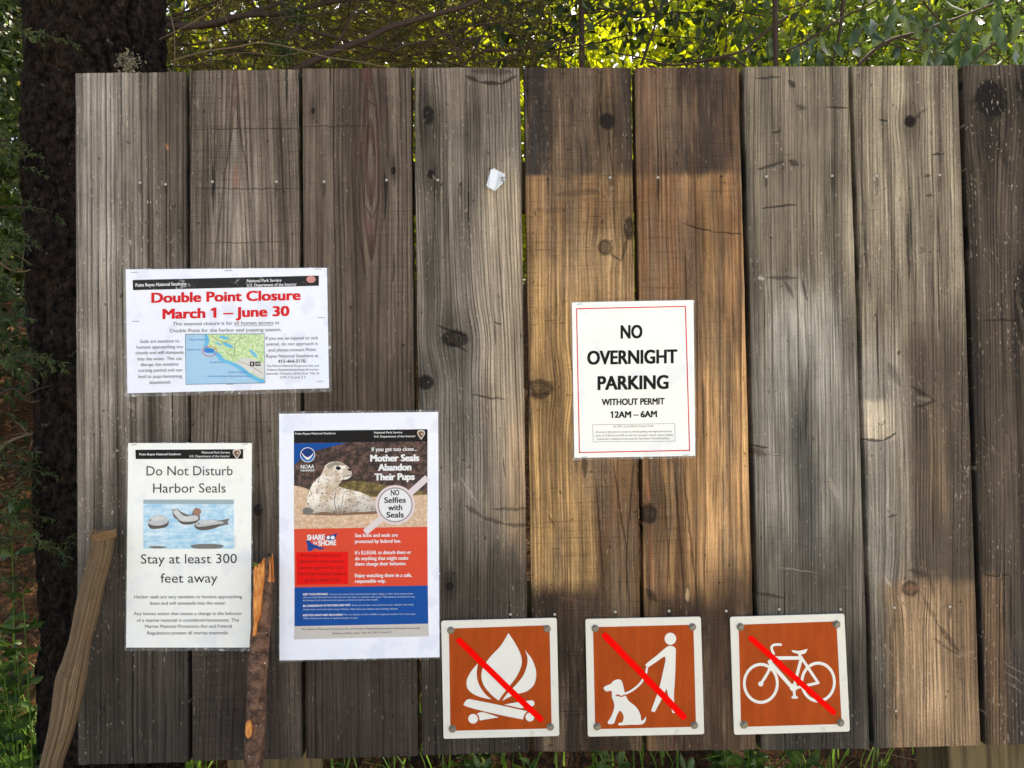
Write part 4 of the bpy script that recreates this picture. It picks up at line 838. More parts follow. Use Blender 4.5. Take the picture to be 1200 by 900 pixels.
# ================================================================== walking sticks left against the board
def stick_mesh(rows, depth0, depth1, ridge, flat=.6, n=44, sub=5):
    """rows: (py, left px, right px); the stick leans, its depth in front of the planks goes from depth0 to depth1."""
    cs = []
    y0, y1 = rows[0][0], rows[-1][0]
    for (py, l, r) in rows:
        off = depth0+(depth1-depth0)*(py-y0)/(y1-y0)
        a, b = P(l, py, off), P(r, py, off); cs.append(((a+b)/2, (b-a).length/2))
    pts = curve_pts([c for c, _ in cs], sub); rad = np.interp(np.linspace(0, len(cs)-1, len(pts)), range(len(cs)), [r for _, r in cs])
    V, F, UV = [], [], []
    for i, p in enumerate(pts):
        t = (pts[min(i+1, len(pts)-1)]-pts[max(i-1, 0)]).normalized(); a = Vector((1, 0, 0)); a = (a-t*a.dot(t)).normalized(); b = t.cross(a)
        for k in range(n):
            w = 2*math.pi*k/n
            r = rad[i]*(1+ridge*math.sin(w*22+1.3*mnoise.noise(Vector((w, i*.05, 3))))+.035*mnoise.noise(Vector((math.cos(w)*1.5, math.sin(w)*1.5, i*.10)))+.02*mnoise.noise(Vector((math.cos(w)*5, math.sin(w)*5, i*.3))))
            V.append(p+a*math.cos(w)*r+b*math.sin(w)*r*flat); UV.append((k/n, i/len(pts)))
    for i in range(len(pts)-1):
        for k in range(n): F.append((i*n+k, (i+1)*n+k, (i+1)*n+(k+1) % n, i*n+(k+1) % n))
    F += [tuple(range(n)), tuple((len(pts)-1)*n+k for k in range(n))[::-1]]
    return V, F, UV, pts, rad
def set_uv(o, UV, n):
    uv = o.data.uv_layers.new(name='UVMap')
    for pl in o.data.polygons:
        us = [UV[v] for v in pl.vertices]; wrap = max(u[0] for u in us)-min(u[0] for u in us) > .5
        for li, u in zip(pl.loop_indices, us): uv.data[li].uv = (u[0]+1 if wrap and u[0] < .5 else u[0], u[1])
def uvxy(g):
    u = g.n.new('ShaderNodeUVMap'); sp = g.n.new('ShaderNodeSeparateXYZ'); g.l.new(u.outputs[0], sp.inputs[0]); return S(g, sp.outputs[0]), S(g, sp.outputs[1])
def down_to_ground(rows, d0, d1):
    """carry the stick on below the picture until it meets the ground"""
    rows = list(rows)
    while True:
        (pa, la, ra), (pb, lb, rb) = rows[-2], rows[-1]
        py0, py1 = rows[0][0], pb
        if P((lb+rb)/2, pb, d1).z < .03 or len(rows) > 40: break
        k = 60/(pb-pa); rows.append((pb+60, lb+(lb-la)*k*.9, rb+(rb-ra)*k*.9))
    return rows
root = empty('walking_stick', P(60, 900, .08), 'thick grey ribbed driftwood stick leaning on the left edge of the board', 'stick')
rows = [(626, 109, 134), (640, 107.5, 132.5), (667, 101, 126.5), (683, 96.5, 122), (713, 89, 116), (750, 82, 106), (772, 75, 103), (787, 69.5, 101.5), (800, 65.5, 99), (833, 61.5, 92), (860, 56.5, 84.5), (887, 50, 75), (900, 47, 72)]
rows = down_to_ground(rows, .02, .3)
gd = Graph('driftwood'); u, v_ = uvxy(gd)
q = gd.noise(u*8, v_*3, 0, 2); rid = (gd.noise(u*84, v_*.6, 5, 3)-.5)*5.5; fi = gd.noise(u*240, v_*14, 2, 3)
c = gd.mix(gd.ss(-.8, .9, rid), rgb(78, 60, 44), rgb(156, 130, 98)); c = gd.mix(gd.ss(.5, .7, gd.noise(u*9, v_*30, 4, 4))*.4, c, rgb(84, 62, 44))
gd.done(gd.val(c, .55+fi*.9), .85, .2); gd.bump(rid*.5+fi, .002)
V, F, UV, pts, rad = stick_mesh(rows, .022, .24, .02, .9, 132, 8)
o = part('shaft', V, F, gd.m, root, smooth=True); set_uv(o, UV, 132)
# ragged brushed top
mb = MB()
for k in range(26):
    a = P(108+26*k/25+random.uniform(-1, 1), 631+random.uniform(-2, 3)-k*.12, .022+random.uniform(-.008, .012)); b = P(109.5+26*k/25+random.uniform(-2, 2), 621+random.uniform(-1, 3)-k*.06, .022+random.uniform(-.008, .012))
    mb.tube([a, (a+b)/2+Vector((random.uniform(-.002, .002), 0, 0)), b], [.0022, .0019, .0008], 5)
for k in range(4): mb.tube(curve_pts([P(108, 628+k*2, .035), P(120, 624+k*2.6, .040), P(134.5, 622+k*2, .034)], 4), .0016, 5)
mb.build('frayed_end', plain('frayed_wood', rgb(128, 98, 64), .85, .3, 200), root, smooth=True)

root = empty('broken_branch', P(297, 900, .07), 'freshly snapped reddish branch with splintered orange top leaning on the board', 'stick')
rows = [(668, 297.5, 320.5), (690, 297, 319.5), (720, 296, 318), (747, 293.5, 316), (775, 291.5, 314), (800, 290, 312), (830, 289, 311.5), (853, 287.5, 311), (880, 286.5, 309.5), (900, 286, 308.5)]
rows = down_to_ground(rows, .02, .2)
gk = Graph('red_bark'); u, v_ = uvxy(gk); q = gk.noise3(60, 5, .65); q2 = gk.noise(gk.x*160, gk.z*420, gk.y*160, 3)
c = gk.mix(gk.ss(.35, .68, q), rgb(66, 46, 36), rgb(132, 98, 76)); c = gk.val(c, .6+q2*.8)
c = gk.mix(gk.ss(.72, .75, gk.noise3(190, 1, .5, 7)), c, rgb(200, 180, 165))
gk.done(c, .7, .3); gk.bump(q+q2*.4, .006)
V, F, UV, pts, rad = stick_mesh(rows, .02, .17, .006, .95, 28, 9)
# tear the top: rims at different heights
for k in range(28):
    h = random.uniform(-.012, .014)+(.016 if math.cos(2*math.pi*k/28) > .1 else -.01)
    V[k] = V[k]+Vector((0, 0, h))
o = part('bark', V, F, gk.m, root, smooth=True); set_uv(o, UV, 28)
def front(py): return .02+(.17-.02)*(py-rows[0][0])/(rows[-1][0]-rows[0][0])+.0215
gw = Graph('fresh_wood'); fi = gw.noise(gw.x*500, gw.z*14, gw.y*500, 3); q = gw.noise3(70, 3)
gw.done(gw.mix(gw.ss(.35, .7, fi*.6+q*.4), rgb(190, 104, 40), rgb(240, 172, 92)), .6, .3); gw.bump(fi, .002)
def slab(name, pts2, off, th, mat, parent):
    tris = tessellate_polygon([[Vector((a, b, 0)) for a, b in pts2]])
    of = off if callable(off) else (lambda b: off)
    fr = [P(a, b, of(b)+.002*mnoise.noise(Vector((a*.3, b*.3, 1)))) for a, b in pts2]; bk = [p+Vector((0, th, 0)) for p in fr]; n = len(fr)
    F = []
    for (a, b, c) in tris:
        ar = (pts2[b][0]-pts2[a][0])*(pts2[c][1]-pts2[a][1])-(pts2[c][0]-pts2[a][0])*(pts2[b][1]-pts2[a][1])
        F.append((a, b, c) if ar < 0 else (a, c, b))
    F += [tuple(n+i for i in t[::-1]) for t in F]+[(i, (i+1) % n, n+(i+1) % n, n+i) for i in range(n)]
    return part(name, fr+bk, F, mat, parent)
slab('exposed_wood', [(297, 668), (300, 662), (301, 666), (304, 660), (306, 663), (308, 655), (309.5, 660), (308.5, 680), (306, 700), (305, 722), (301, 730), (299.5, 744), (295.5, 746), (297.5, 730), (296.5, 705), (297.5, 690)], front, .012, gw.m, root)
mb = MB()
for k in range(22):
    x = 299+21*k/21; top = 664-14*max(0, (k-4)/18)+random.uniform(-4, 5)
    a = P(x, 682, .021+random.uniform(-.008, .012)); b = P(x+random.uniform(-1, 1.5), top, .021+random.uniform(-.01, .012)); mb.tube([a, a.lerp(b, .6), b], [.0022, .0016, .0003], 4)
mb.build('splinters', gw.m, root)
slab('bark_scar', [(x, y) for x, y in ellipse(291, 855, 3.6, 10.5, 18)], front, .006, gw.m, root)
mb = MB()
for k in range(16): mb.tube([P(300+random.uniform(-3, 4), 666+random.uniform(-2, 3), .036), P(299+random.uniform(-3, 4), 661+random.uniform(-3, 3), .04)], [.0012, .0006], 4)
mb.build('moss', plain('moss', rgb(96, 120, 40), .9, .3, 200), root)

# ================================================================== vegetation
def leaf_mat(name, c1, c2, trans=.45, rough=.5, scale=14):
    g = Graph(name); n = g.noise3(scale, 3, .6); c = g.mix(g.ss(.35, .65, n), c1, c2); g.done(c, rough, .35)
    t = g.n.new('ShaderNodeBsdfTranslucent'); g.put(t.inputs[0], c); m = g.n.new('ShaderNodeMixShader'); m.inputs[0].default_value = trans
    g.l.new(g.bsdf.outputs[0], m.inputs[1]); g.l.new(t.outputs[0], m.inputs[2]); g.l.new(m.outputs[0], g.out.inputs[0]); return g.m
def norm(a): return a/np.maximum(1e-9, np.linalg.norm(a, axis=1, keepdims=True))
def leaf_arrays(pos, d, L, W, fold=.25, curl=.15):
    n = len(pos); d = norm(d); s_ = norm(np.cross(d, rng.normal(size=(n, 3)))); nn = np.cross(s_, d)
    L = np.asarray(L).reshape(-1, 1)*np.ones((n, 1)); W = np.asarray(W).reshape(-1, 1)*np.ones((n, 1))
    b = pos; m1 = pos+d*L*.38; tip = pos+d*L-nn*L*curl
    l1 = m1+s_*W*.5+nn*W*fold; r1 = m1-s_*W*.5+nn*W*fold
    l2 = pos+d*L*.72+s_*W*.36+nn*(W*fold*.7-L*curl*.4); r2 = pos+d*L*.72-s_*W*.36+nn*(W*fold*.7-L*curl*.4)
    m2 = pos+d*L*.72-nn*L*curl*.5
    V = np.stack([b, l1, m1, r1, l2, m2, r2, tip], 1).reshape(-1, 3)
    k = (np.arange(n)*8)[:, None]
    Q = np.concatenate([k+np.array([[1, 4, 5, 2]]), k+np.array([[2, 5, 6, 3]])]); T = np.concatenate([k+np.array(t) for t in ([[0, 1, 2]], [[0, 2, 3]], [[4, 7, 5]], [[5, 7, 6]])])
    return V, Q, T
def mesh_np(name, parts, mat, parent=None, kind=None):
    vs, loops, starts, n, pos = [], [], [], 0, 0
    sizes = []
    for (V, Q, T) in parts:
        vs.append(V); loops += [(Q+n).ravel(), (T+n).ravel()]; sizes += [np.full(len(Q), 4), np.full(len(T), 3)]; n += len(V)
    vs = np.concatenate(vs); loops = np.concatenate(loops); sizes = np.concatenate(sizes)
    if parent is not None: vs = vs-np.array(ORG[parent])
    me = bpy.data.meshes.new(name); me.vertices.add(len(vs)); me.vertices.foreach_set('co', vs.ravel())
    me.loops.add(len(loops)); me.loops.foreach_set('vertex_index', loops.astype(np.int32))
    me.polygons.add(len(sizes)); me.polygons.foreach_set('loop_start', np.concatenate([[0], np.cumsum(sizes)[:-1]]).astype(np.int32))
    me.update(calc_edges=True); me.validate(); me.materials.append(mat)
    o = bpy.data.objects.new(name, me); COL.objects.link(o); o.parent = parent
    if parent is not None: ORG[o] = ORG[parent]
    if kind: o['kind'] = kind
    return o
def blob(n, c, r, clumps=30, spread=.22):
    """points in uneven clumps through an ellipsoid"""
    c, r = np.array(c), np.array(r); q = norm(rng.normal(size=(clumps, 3)))*rng.uniform(.35, 1, (clumps, 1))**.6
    i = rng.integers(0, clumps, n); s_ = rng.uniform(.4, 1.3, (clumps, 1))*spread
    return c+(q[i]+rng.normal(size=(n, 3))*s_[i])*r
def rdir(n, bias=(0, 0, -.4), amp=1.0): return norm(rng.normal(size=(n, 3))*amp+np.array(bias))
BARK = Graph('dark_bark'); q = BARK.noise(BARK.x*16, BARK.z*6, BARK.y*16, 6, .7); q2 = BARK.noise3(60, 5, .7)
c = BARK.mix(BARK.ss(.35, .7, q2), rgb(14, 11, 9), rgb(68, 56, 48)); c = BARK.mix(BARK.ss(.6, .68, BARK.noise(BARK.x*40, BARK.z*7, BARK.y*40, 5, .7))*.7, c, rgb(78, 56, 40)); c = BARK.mix(BARK.ss(.64, .72, BARK.noise3(34, 4, .6, 9))*.6, c, rgb(150, 140, 128))
BARK.done(c, .95, .12); BARK.bump(q*.8+q2*.5+BARK.noise(BARK.x*44, BARK.z*9, BARK.y*44, 4, .7)*1.6, .05)
TWIG = plain('dark_twig', rgb(62, 48, 38), .9, .3, 60, .002); PALE = plain('pale_twig', rgb(112, 94, 70), .9, .25, 60, .002)
L_BRIGHT = leaf_mat('sunlit_leaf', rgb(132, 150, 18), rgb(188, 190, 34), .6); L_MID = leaf_mat('green_leaf', rgb(60, 82, 28), rgb(104, 122, 44), .45)  # sunlit yellow and shaded greens are put into separate leaf colours
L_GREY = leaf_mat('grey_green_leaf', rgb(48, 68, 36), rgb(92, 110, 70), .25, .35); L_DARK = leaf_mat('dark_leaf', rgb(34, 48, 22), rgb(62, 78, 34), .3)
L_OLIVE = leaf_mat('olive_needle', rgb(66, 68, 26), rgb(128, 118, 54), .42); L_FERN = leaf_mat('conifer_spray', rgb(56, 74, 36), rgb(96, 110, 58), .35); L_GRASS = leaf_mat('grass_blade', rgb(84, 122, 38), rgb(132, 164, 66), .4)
def branch(mb, px_pts, depth, r0, r1, n=6, k=5):
    """px points, each at its own depth behind the board"""
    if not hasattr(depth, '__len__'): depth = [depth]*len(px_pts)
    pts = curve_pts([P(a, b, -d) for (a, b), d in zip(px_pts, depth)], k)
    pts = [p+Vector((mnoise.noise(p*9), mnoise.noise(p*9+Vector((7, 0, 0))), mnoise.noise(p*9+Vector((0, 7, 0)))))*.012 for p in pts]
    mb.tube(pts, list(np.linspace(r0, r1, len(pts))), n); return pts
def sprays(pts_list, per, L, W, droop=.5, side=.05):
    """short needles set along twigs"""
    pos, d = [], []
    for pts in pts_list:
        for a, b in zip(pts[:-1], pts[1:]):
            t = (b-a); m = max(1, int(per*t.length)); tn = t.normalized()
            for _ in range(m):
                pos.append(tuple(a+t*random.random())); q = Vector((random.gauss(0, 1), random.gauss(0, 1), random.gauss(0, 1)-droop)); d.append(tuple(tn*.8+q*.7))
    pos, d = np.array(pos), np.array(d); n = len(pos); return leaf_arrays(pos, d, L*rng.uniform(.6, 1.3, n), W*rng.uniform(.7, 1.3, n), .1, .1)

# ---- big conifer on the left, its dead limbs reaching over behind the board
base = P(126, 500, -.52); base.z = ground_z(base.x, .52)-.05
fir = empty('conifer_tree', base, 'dark rough barked conifer trunk standing close behind the left end of the board', 'tree')
NR, NA = 330, 220; tv, tf = [], []
for j, z in enumerate(np.linspace(base.z, 5.2, NR)):
    r0 = .150+.04*math.exp(-(z-base.z)*4)+.016*max(0, z-1.7); cx_ = base.x+.015*math.sin(z*2.2)-.006*z
    for k in range(NA):
        w = 2*math.pi*k/NA; ux, uy = math.cos(w), math.sin(w); q_ = Vector((ux*r0, uy*r0, z))
        rg = 1-abs(mnoise.noise(Vector((q_.x*26+3*mnoise.noise(q_*6), q_.y*26, z*5.5))))*2      # plates between furrows
        r = r0+.012*mnoise.noise(q_*5)-.016*max(0, rg-.55)/.45+.006*mnoise.noise(Vector((q_.x*70, q_.y*70, z*26)))+.004*mnoise.noise(q_*150)
        tv.append((cx_+ux*r, .52+uy*r, z))
for j in range(NR-1):
    for k in range(NA): tf.append((j*NA+k, j*NA+(k+1) % NA, (j+1)*NA+(k+1) % NA, (j+1)*NA+k))
part('trunk', tv, tf, BARK.m, fir, smooth=True)
mb = MB(); tw = []
for pts, d, r0, r1 in [
 ([(170, 100), (300, 96), (400, 56), (460, 30), (510, 18), (560, 3), (640, -40)], [.55, .7, .8, .85, .9, .95, 1.0], .010, .006),
 ([(160, 10), (250, 30), (330, 2), (400, -30)], [.6, .8, 1, 1.1], .009, .004), ([(190, 30), (300, 20), (440, -2), (520, 36), (540, 78)], [.6, .9, 1.1, 1.1, 1.1], .009, .003),
 ([(330, 2), (346, 30), (335, 50), (344, 78)], [.9, .85, .8, .8], .006, .003), ([(345, 30), (400, 45), (470, 66), (500, 60)], [.9, .9, 1, 1], .006, .002)]:
    tw.append(branch(mb, pts, d, r0, r1))
mb.build('limb', TWIG, fir, smooth=True)
mb = MB()
for pts, d, r in [([(257, 2), (233, 17), (213, 33), (187, 47)], .45, .003), ([(197, 17), (203, 43), (204, 90)], .4, .0022), ([(203, 72), (267, 57), (320, 52), (400, 72), (470, 76)], .5, .004), ([(262, -5), (266, 20), (280, 40), (300, 48)], .6, .0018), ([(210, 78), (260, 66), (330, 64), (420, 58)], .7, .003)]: branch(mb, pts, d, r*.6, r*.3, 5)
mb.build('dead_twig', PALE, fir, smooth=True)
# twigs with fine needles
mb = MB(); sp_ = []
for k in range(330):
    px = random.uniform(170, 640); py = random.uniform(-60, 90); d = random.uniform(.9, 2.6)
    a = P(px, py, -d); dr = Vector((random.gauss(.3, .8), random.gauss(0, .5), random.gauss(-.25, .5))).normalized()
    L_ = random.uniform(.12, .4); pts = [a+dr*L_*t+Vector((0, 0, -.12*L_*t*t)) for t in (0, .33, .66, 1)]
    mb.tube(pts, [.0025, .002, .0015, .0008], 4); sp_.append(pts)
mb.build('needle_twig', TWIG, fir)
mesh_np('foliage', [sprays(sp_, 330, .03, .0042)], L_OLIVE, fir)
# canopy that shades the ground behind the board, above the picture
cp = np.concatenate([blob(5200, (-1.6, 1.6, 4.6), (2.4, 1.8, .8), 60, .2), blob(3000, (-3.6, 2.6, 3.9), (1.6, 2.0, 1.0), 40, .2), blob(1800, (.6, 1.2, 4.4), (1.0, .8, .5), 30, .2)])
mesh_np('crown', [leaf_arrays(cp, rdir(len(cp)), .15, .05)], L_DARK, fir)
mb = MB()
for (bx, by, bz) in ((-2.6, 1.8, 4.6), (.6, 1.4, 4.5), (-1.2, 2.8, 4.8), (-3.4, 2.4, 4.0)): mb.tube(curve_pts([(base.x, .52, 3.9), (base.x*.5+bx*.5, .4+by*.5, bz-.2), (bx, by, bz)], 6), list(np.linspace(.05, .015, 13)), 7)
mb.build('upper_limb', BARK.m, fir, smooth=True)
# lichen tufts on the trunk top
def tuft(px, py, d, r, n, mat, name='lichen'):
    c = np.array(P(px, py, -d)); p = c+rng.normal(size=(n, 3))*r*np.array([1, .5, 1]); mesh_np(name, [leaf_arrays(p, rdir(n), (.008 if mat is LICH else .016)*rng.uniform(.5, 1.5, n), .005)], mat, fir)
LICH = plain('pale_lichen', rgb(132, 126, 104), .9, .2, 100)
tuft(150, 74, .36, .012, 170, LICH); tuft(332, 62, .75, .016, 200, L_FERN, 'green_sprig'); tuft(345, 15, .85, .02, 160, L_FERN, 'green_sprig')

# ---- conifer sapling with green sprays left of the trunk
b0 = P(-45, 500, -.32); b0.z = ground_z(b0.x, .32)-.03
sap = empty('conifer_sapling', b0, 'young feathery green conifer at the far left beside the dark trunk', 'tree')
mb = MB(); mb.tube([(b0.x+.02*math.sin(z*3), .32, z) for z in np.linspace(b0.z, 2.6, 14)], list(np.linspace(.018, .006, 14)), 7); mb.build('trunk', TWIG, sap, smooth=True)
mb = MB(); sp_ = []
for k in range(46):
    z = random.uniform(.95, 2.45); a = Vector((b0.x, .32, z)); yaw = random.uniform(-1.2, 1.2) if k % 3 else random.uniform(0, 6.28); L_ = random.uniform(.08, .21)*(1.25-.2*abs(z-1.6))
    dr = Vector((math.cos(yaw), math.sin(yaw)*.8, random.uniform(-.1, .5))).normalized(); pts = [a+dr*L_*t+Vector((0, 0, -.35*L_*t*t)) for t in np.linspace(0, 1, 6)]
    mb.tube(pts, list(np.linspace(.003, .001, 6)), 4); sp_.append(pts)
    for q in range(7):
        j = random.choice(pts[1:]); s2 = Vector((random.gauss(dr.x, .7), random.gauss(dr.y, .7), random.gauss(-.3, .4))).normalized()*random.uniform(.03, .07); sp_.append([j, j+s2*.5, j+s2+Vector((0, 0, -.012))])
mb.build('twig', TWIG, sap); mesh_np('foliage', [sprays(sp_, 420, .014, .0028)], L_FERN, sap)

# ---- slim tree behind the seventh plank with hanging grey green leaves
def leafy_tree(name, label, px, depth, trunk_r, leaf_specs, twigs, group=None, lean=0.0):
    b = P(px, 500, -depth); b.z = ground_z(b.x, depth)-.05
    t = empty(name, b, label, 'tree', group); mb = MB(); zs = np.linspace(b.z, 4.6, 22)
    mb.tube([(b.x+lean*(z-b.z)+.012*mnoise.noise(Vector((z*1.5, px, 0))), depth+.02*mnoise.noise(Vector((z*1.2, px, 4))), z) for z in zs], list(np.linspace(trunk_r*1.2, trunk_r*.7, 22)), 10, .15); mb.build('trunk', TWIG, t, smooth=True)
    mb = MB(); ends = []
    for pts, d, r in twigs: ends.append(branch(mb, pts, d, r, r*.45, 5))
    if twigs: mb.build('limb', TWIG, t, smooth=True)
    for nm, pos, d, L_, W_, mat in leaf_specs: mesh_np(nm, [leaf_arrays(pos, d, L_, W_)], mat, t)
    return t, ends
def px_cloud(n, x0, x1, y0, y1, d0, d1): return np.array([tuple(P(random.uniform(x0, x1), random.uniform(y0, y1), -random.uniform(d0, d1))) for _ in range(n)])
def clustered(n, k, x0, x1, y0, y1, d0, d1, s_):
    c = px_cloud(k, x0, x1, y0, y1, d0, d1); return c[rng.integers(0, k, n)]+rng.normal(size=(n, 3))*s_
p1 = clustered(230, 60, 890, 1290, -60, 72, .5, 1.3, .05)
p2 = clustered(700, 110, 840, 1300, -60, 70, 1.2, 2.0, .08)
leafy_tree('alder_tree', 'slim dark stemmed tree with long hanging grey green leaves behind the right planks', 922, 1.0, .0085, [
 ('foliage', p1, rdir(len(p1), (0, -.2, -1.5), .7), .075*rng.uniform(.6, 1.2, len(p1)), .027, L_GREY), ('inner_foliage', p2, rdir(len(p2), (0, 0, -.6)), .06, .026, L_MID)],
 [([(922, 60), (960, 40), (1010, 10), (1080, -30)], 1.0, .005), ([(922, 20), (890, 45), (865, 60), (800, 75), (760, 70)], 1.0, .006), ([(1000, 80), (1040, 50), (1100, 30), (1200, -10)], .8, .006), ([(1130, 80), (1170, 50), (1230, 20)], .7, .005), ([(990, -10), (985, 30), (975, 80)], 1.1, .008), ([(1060, -20), (1100, 20), (1150, 70)], .9, .004), ([(1000, 30), (1060, 60), (1130, 60), (1200, 66)], 1.2, .003)])
p3 = clustered(620, 60, 540, 900, -60, 60, 1.3, 2.3, .07)
leafy_tree('understory_tree', 'thin tree with dark small leaves and crossing twigs behind the middle planks', 690, 1.6, .012, [('foliage', p3, rdir(len(p3), (0, 0, -.5)), .05, .024, L_DARK)],
 [([(538, 80), (557, 65), (607, 57), (667, 42), (727, 13), (790, -20)], 1.3, .006), ([(552, 66), (572, 28), (582, -5)], 1.3, .005), ([(400, 70), (520, 62), (560, 30), (640, 28), (720, 30)], 1.5, .004), ([(600, 80), (615, 40), (608, -10)], 1.6, .004), ([(640, 60), (700, 50), (760, 40), (840, 50)], 1.6, .004), ([(655, 78), (662, 40), (700, 0)], 1.6, .005), ([(750, 76), (768, 30), (760, -10)], 1.5, .006), ([(815, 72), (850, 66), (880, 78)], 1.2, .007), ([(830, -5), (850, 30), (846, 78)], 1.7, .004), ([(700, 10), (760, 20), (830, 10)], 1.7, .005)])
t = [o for o in bpy.data.objects if o.name.startswith('alder_tree')][0]
cp = np.concatenate([blob(5200, (1.1, 3.3, 4.75), (2.4, .55, .35), 60, .2), blob(2500, (.2, 2.2, 4.2), (1.6, .5, .3), 40, .2)]); mesh_np('crown', [leaf_arrays(cp, rdir(len(cp)), .12, .06)], L_MID, t)  # unseen leaf mass added overhead to shade the ground by the board
mb = MB()
for k in range(70):
    x_, y_ = random.uniform(500, 1230), random.uniform(-10, 80); an = random.gauss(-.4, .8); ln = random.uniform(40, 150); d_ = random.uniform(1.0, 2.4)
    branch(mb, [(x_, y_), (x_+ln*.5*math.cos(an)+random.uniform(-8, 8), y_+ln*.5*math.sin(an)+random.uniform(-8, 8)), (x_+ln*math.cos(an), y_+ln*math.sin(an))], [d_, d_+.05, d_+.1], random.uniform(.0016, .0042), .001, 4)
mf = MB()
for k in range(70):
    x_, y_ = random.uniform(170, 560), random.uniform(-15, 85); an = random.gauss(-.2, .7); ln = random.uniform(50, 190); d_ = random.uniform(.6, 1.6)
    branch(mf, [(x_, y_), (x_+ln*.5*math.cos(an)+random.uniform(-10, 10), y_+ln*.5*math.sin(an)+random.uniform(-10, 10)), (x_+ln*math.cos(an), y_+ln*math.sin(an))], [d_, d_+.05, d_+.1], random.uniform(.0014, .0045), .0008, 4)
mf.build('fine_twig', TWIG, fir)
u_ = [o for o in bpy.data.objects if o.name.startswith('understory_tree')][0]; mb.build('fine_twig', TWIG, u_)
pos = blob(11000, (.9, 6.2, 4.3), (4.2, .8, 2.5), 170, .14)
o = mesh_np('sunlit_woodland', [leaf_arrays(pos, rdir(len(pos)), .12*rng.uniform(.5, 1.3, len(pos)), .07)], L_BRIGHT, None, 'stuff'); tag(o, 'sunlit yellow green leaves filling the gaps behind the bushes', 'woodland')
pos = blob(7000, (-1.6, 4.6, 3.9), (1.9, .8, 2.2), 120, .14)
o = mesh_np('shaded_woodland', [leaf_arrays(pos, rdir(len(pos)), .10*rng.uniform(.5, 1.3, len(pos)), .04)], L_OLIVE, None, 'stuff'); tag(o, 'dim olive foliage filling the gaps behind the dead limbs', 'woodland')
# ---- sunlit bushes further back
BUSH = ['sunlit yellow green bush glowing beyond the middle planks', 'brightest yellow green bush behind the plank with the orange patch', 'mid green bush behind the slim dark stem above the seventh plank', 'mid green bush behind the hanging grey green leaves at the right', 'dim olive bush behind the dead limbs at the upper left', 'mid green bush at the far right edge beyond the board']
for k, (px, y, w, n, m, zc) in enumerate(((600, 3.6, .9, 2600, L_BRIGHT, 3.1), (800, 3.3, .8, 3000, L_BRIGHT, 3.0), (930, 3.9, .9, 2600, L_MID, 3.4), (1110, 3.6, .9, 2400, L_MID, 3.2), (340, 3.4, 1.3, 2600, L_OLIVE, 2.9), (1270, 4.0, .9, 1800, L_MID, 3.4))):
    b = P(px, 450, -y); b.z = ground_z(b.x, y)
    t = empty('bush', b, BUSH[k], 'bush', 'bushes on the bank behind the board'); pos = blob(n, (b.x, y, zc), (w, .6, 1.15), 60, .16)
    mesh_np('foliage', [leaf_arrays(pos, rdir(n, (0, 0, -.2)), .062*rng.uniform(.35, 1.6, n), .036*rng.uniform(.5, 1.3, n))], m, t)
    mb = MB()
    for q in range(9):
        e = pos[rng.integers(0, n)]; mb.tube(curve_pts([tuple(b), (b.x*.6+e[0]*.4+random.uniform(-.1, .1), y, (b.z+e[2])/2), tuple(e)], 5), list(np.linspace(.018, .004, 11)), 5)
    mb.build('stem', TWIG, t)
    if m is L_OLIVE: q_ = blob(1500, (b.x+.1, y-.3, 3.0), (1.3, .5, 1.0), 50, .14); mesh_np('sunlit_foliage', [leaf_arrays(q_, rdir(len(q_)), .04*rng.uniform(.4, 1.4, len(q_)), .016)], L_BRIGHT, t)  # brighter leaf colour mixed in as dappled sun highlights
# ---- the wood that closes the view
pos = np.concatenate([blob(16000, (0, 9, 5.5), (11, 1.6, 3.4), 220, .14), blob(5000, (-6, 7, 4.2), (3.5, 1.5, 2.8), 80, .15), blob(5000, (6.5, 8, 4.6), (4, 1.5, 3), 80, .15)])
o = mesh_np('woodland', [leaf_arrays(pos, rdir(len(pos)), .26*rng.uniform(.6, 1.3, len(pos)), .15)], L_MID, None, 'stuff'); tag(o, 'dense green woodland on the slope far behind the board', 'woodland')
pos = np.concatenate([blob(5200, (-2.6, 2.7, 2.3), (1.3, .7, 1.5), 80, .16)])
o = mesh_np('thicket', [leaf_arrays(pos, rdir(len(pos)), .07, .03)], L_DARK, None, 'stuff'); tag(o, 'dark tangled thicket on the bank left of the trunk', 'thicket')

# ---- undergrowth: grass, leafy weeds, litter
L_WEED = leaf_mat('weed_leaf', rgb(44, 70, 26), rgb(86, 112, 44), .35, .45, 30)
def grass(n, x0, x1, y0, y1, h):
    pos, F3, F4, V = [], [], [], []
    for _ in range(n):
        x, y = random.uniform(x0, x1), random.uniform(y0, y1); b = Vector((x, y, ground_z(x, y)-.01)); hh = h*random.uniform(.4, 1.2); a = random.uniform(0, 6.28); l = Vector((math.cos(a), math.sin(a), 0)); sd = Vector((-l.y, l.x, 0))*random.uniform(.002, .0042); bend = random.uniform(.2, .9)
        k = len(V)
        for t in (0, .35, .7): c_ = b+Vector((0, 0, hh*(t-.25*bend*t*t)))+l*hh*bend*t*t*.8; V += [c_-sd*(1-t*.5), c_+sd*(1-t*.5)]
        V.append(b+Vector((0, 0, hh*(1-.3*bend)))+l*hh*bend*.8)
        F4 += [(k, k+1, k+3, k+2), (k+2, k+3, k+5, k+4)]; F3.append((k+4, k+5, k+6))
    return np.array([tuple(v) for v in V]), np.array(F4), np.array(F3)
xl0 = P(60, 850, -.6).x
o = mesh_np('grass', [grass(900, -1.6, -.85, .2, 1.0, .34), grass(700, -1.5, -1.0, .3, .95, .36), grass(700, -.9, 1.3, .45, 1.3, .24)], L_GRASS, None, 'stuff'); tag(o, 'green grass growing at the foot of the bank', 'grass')
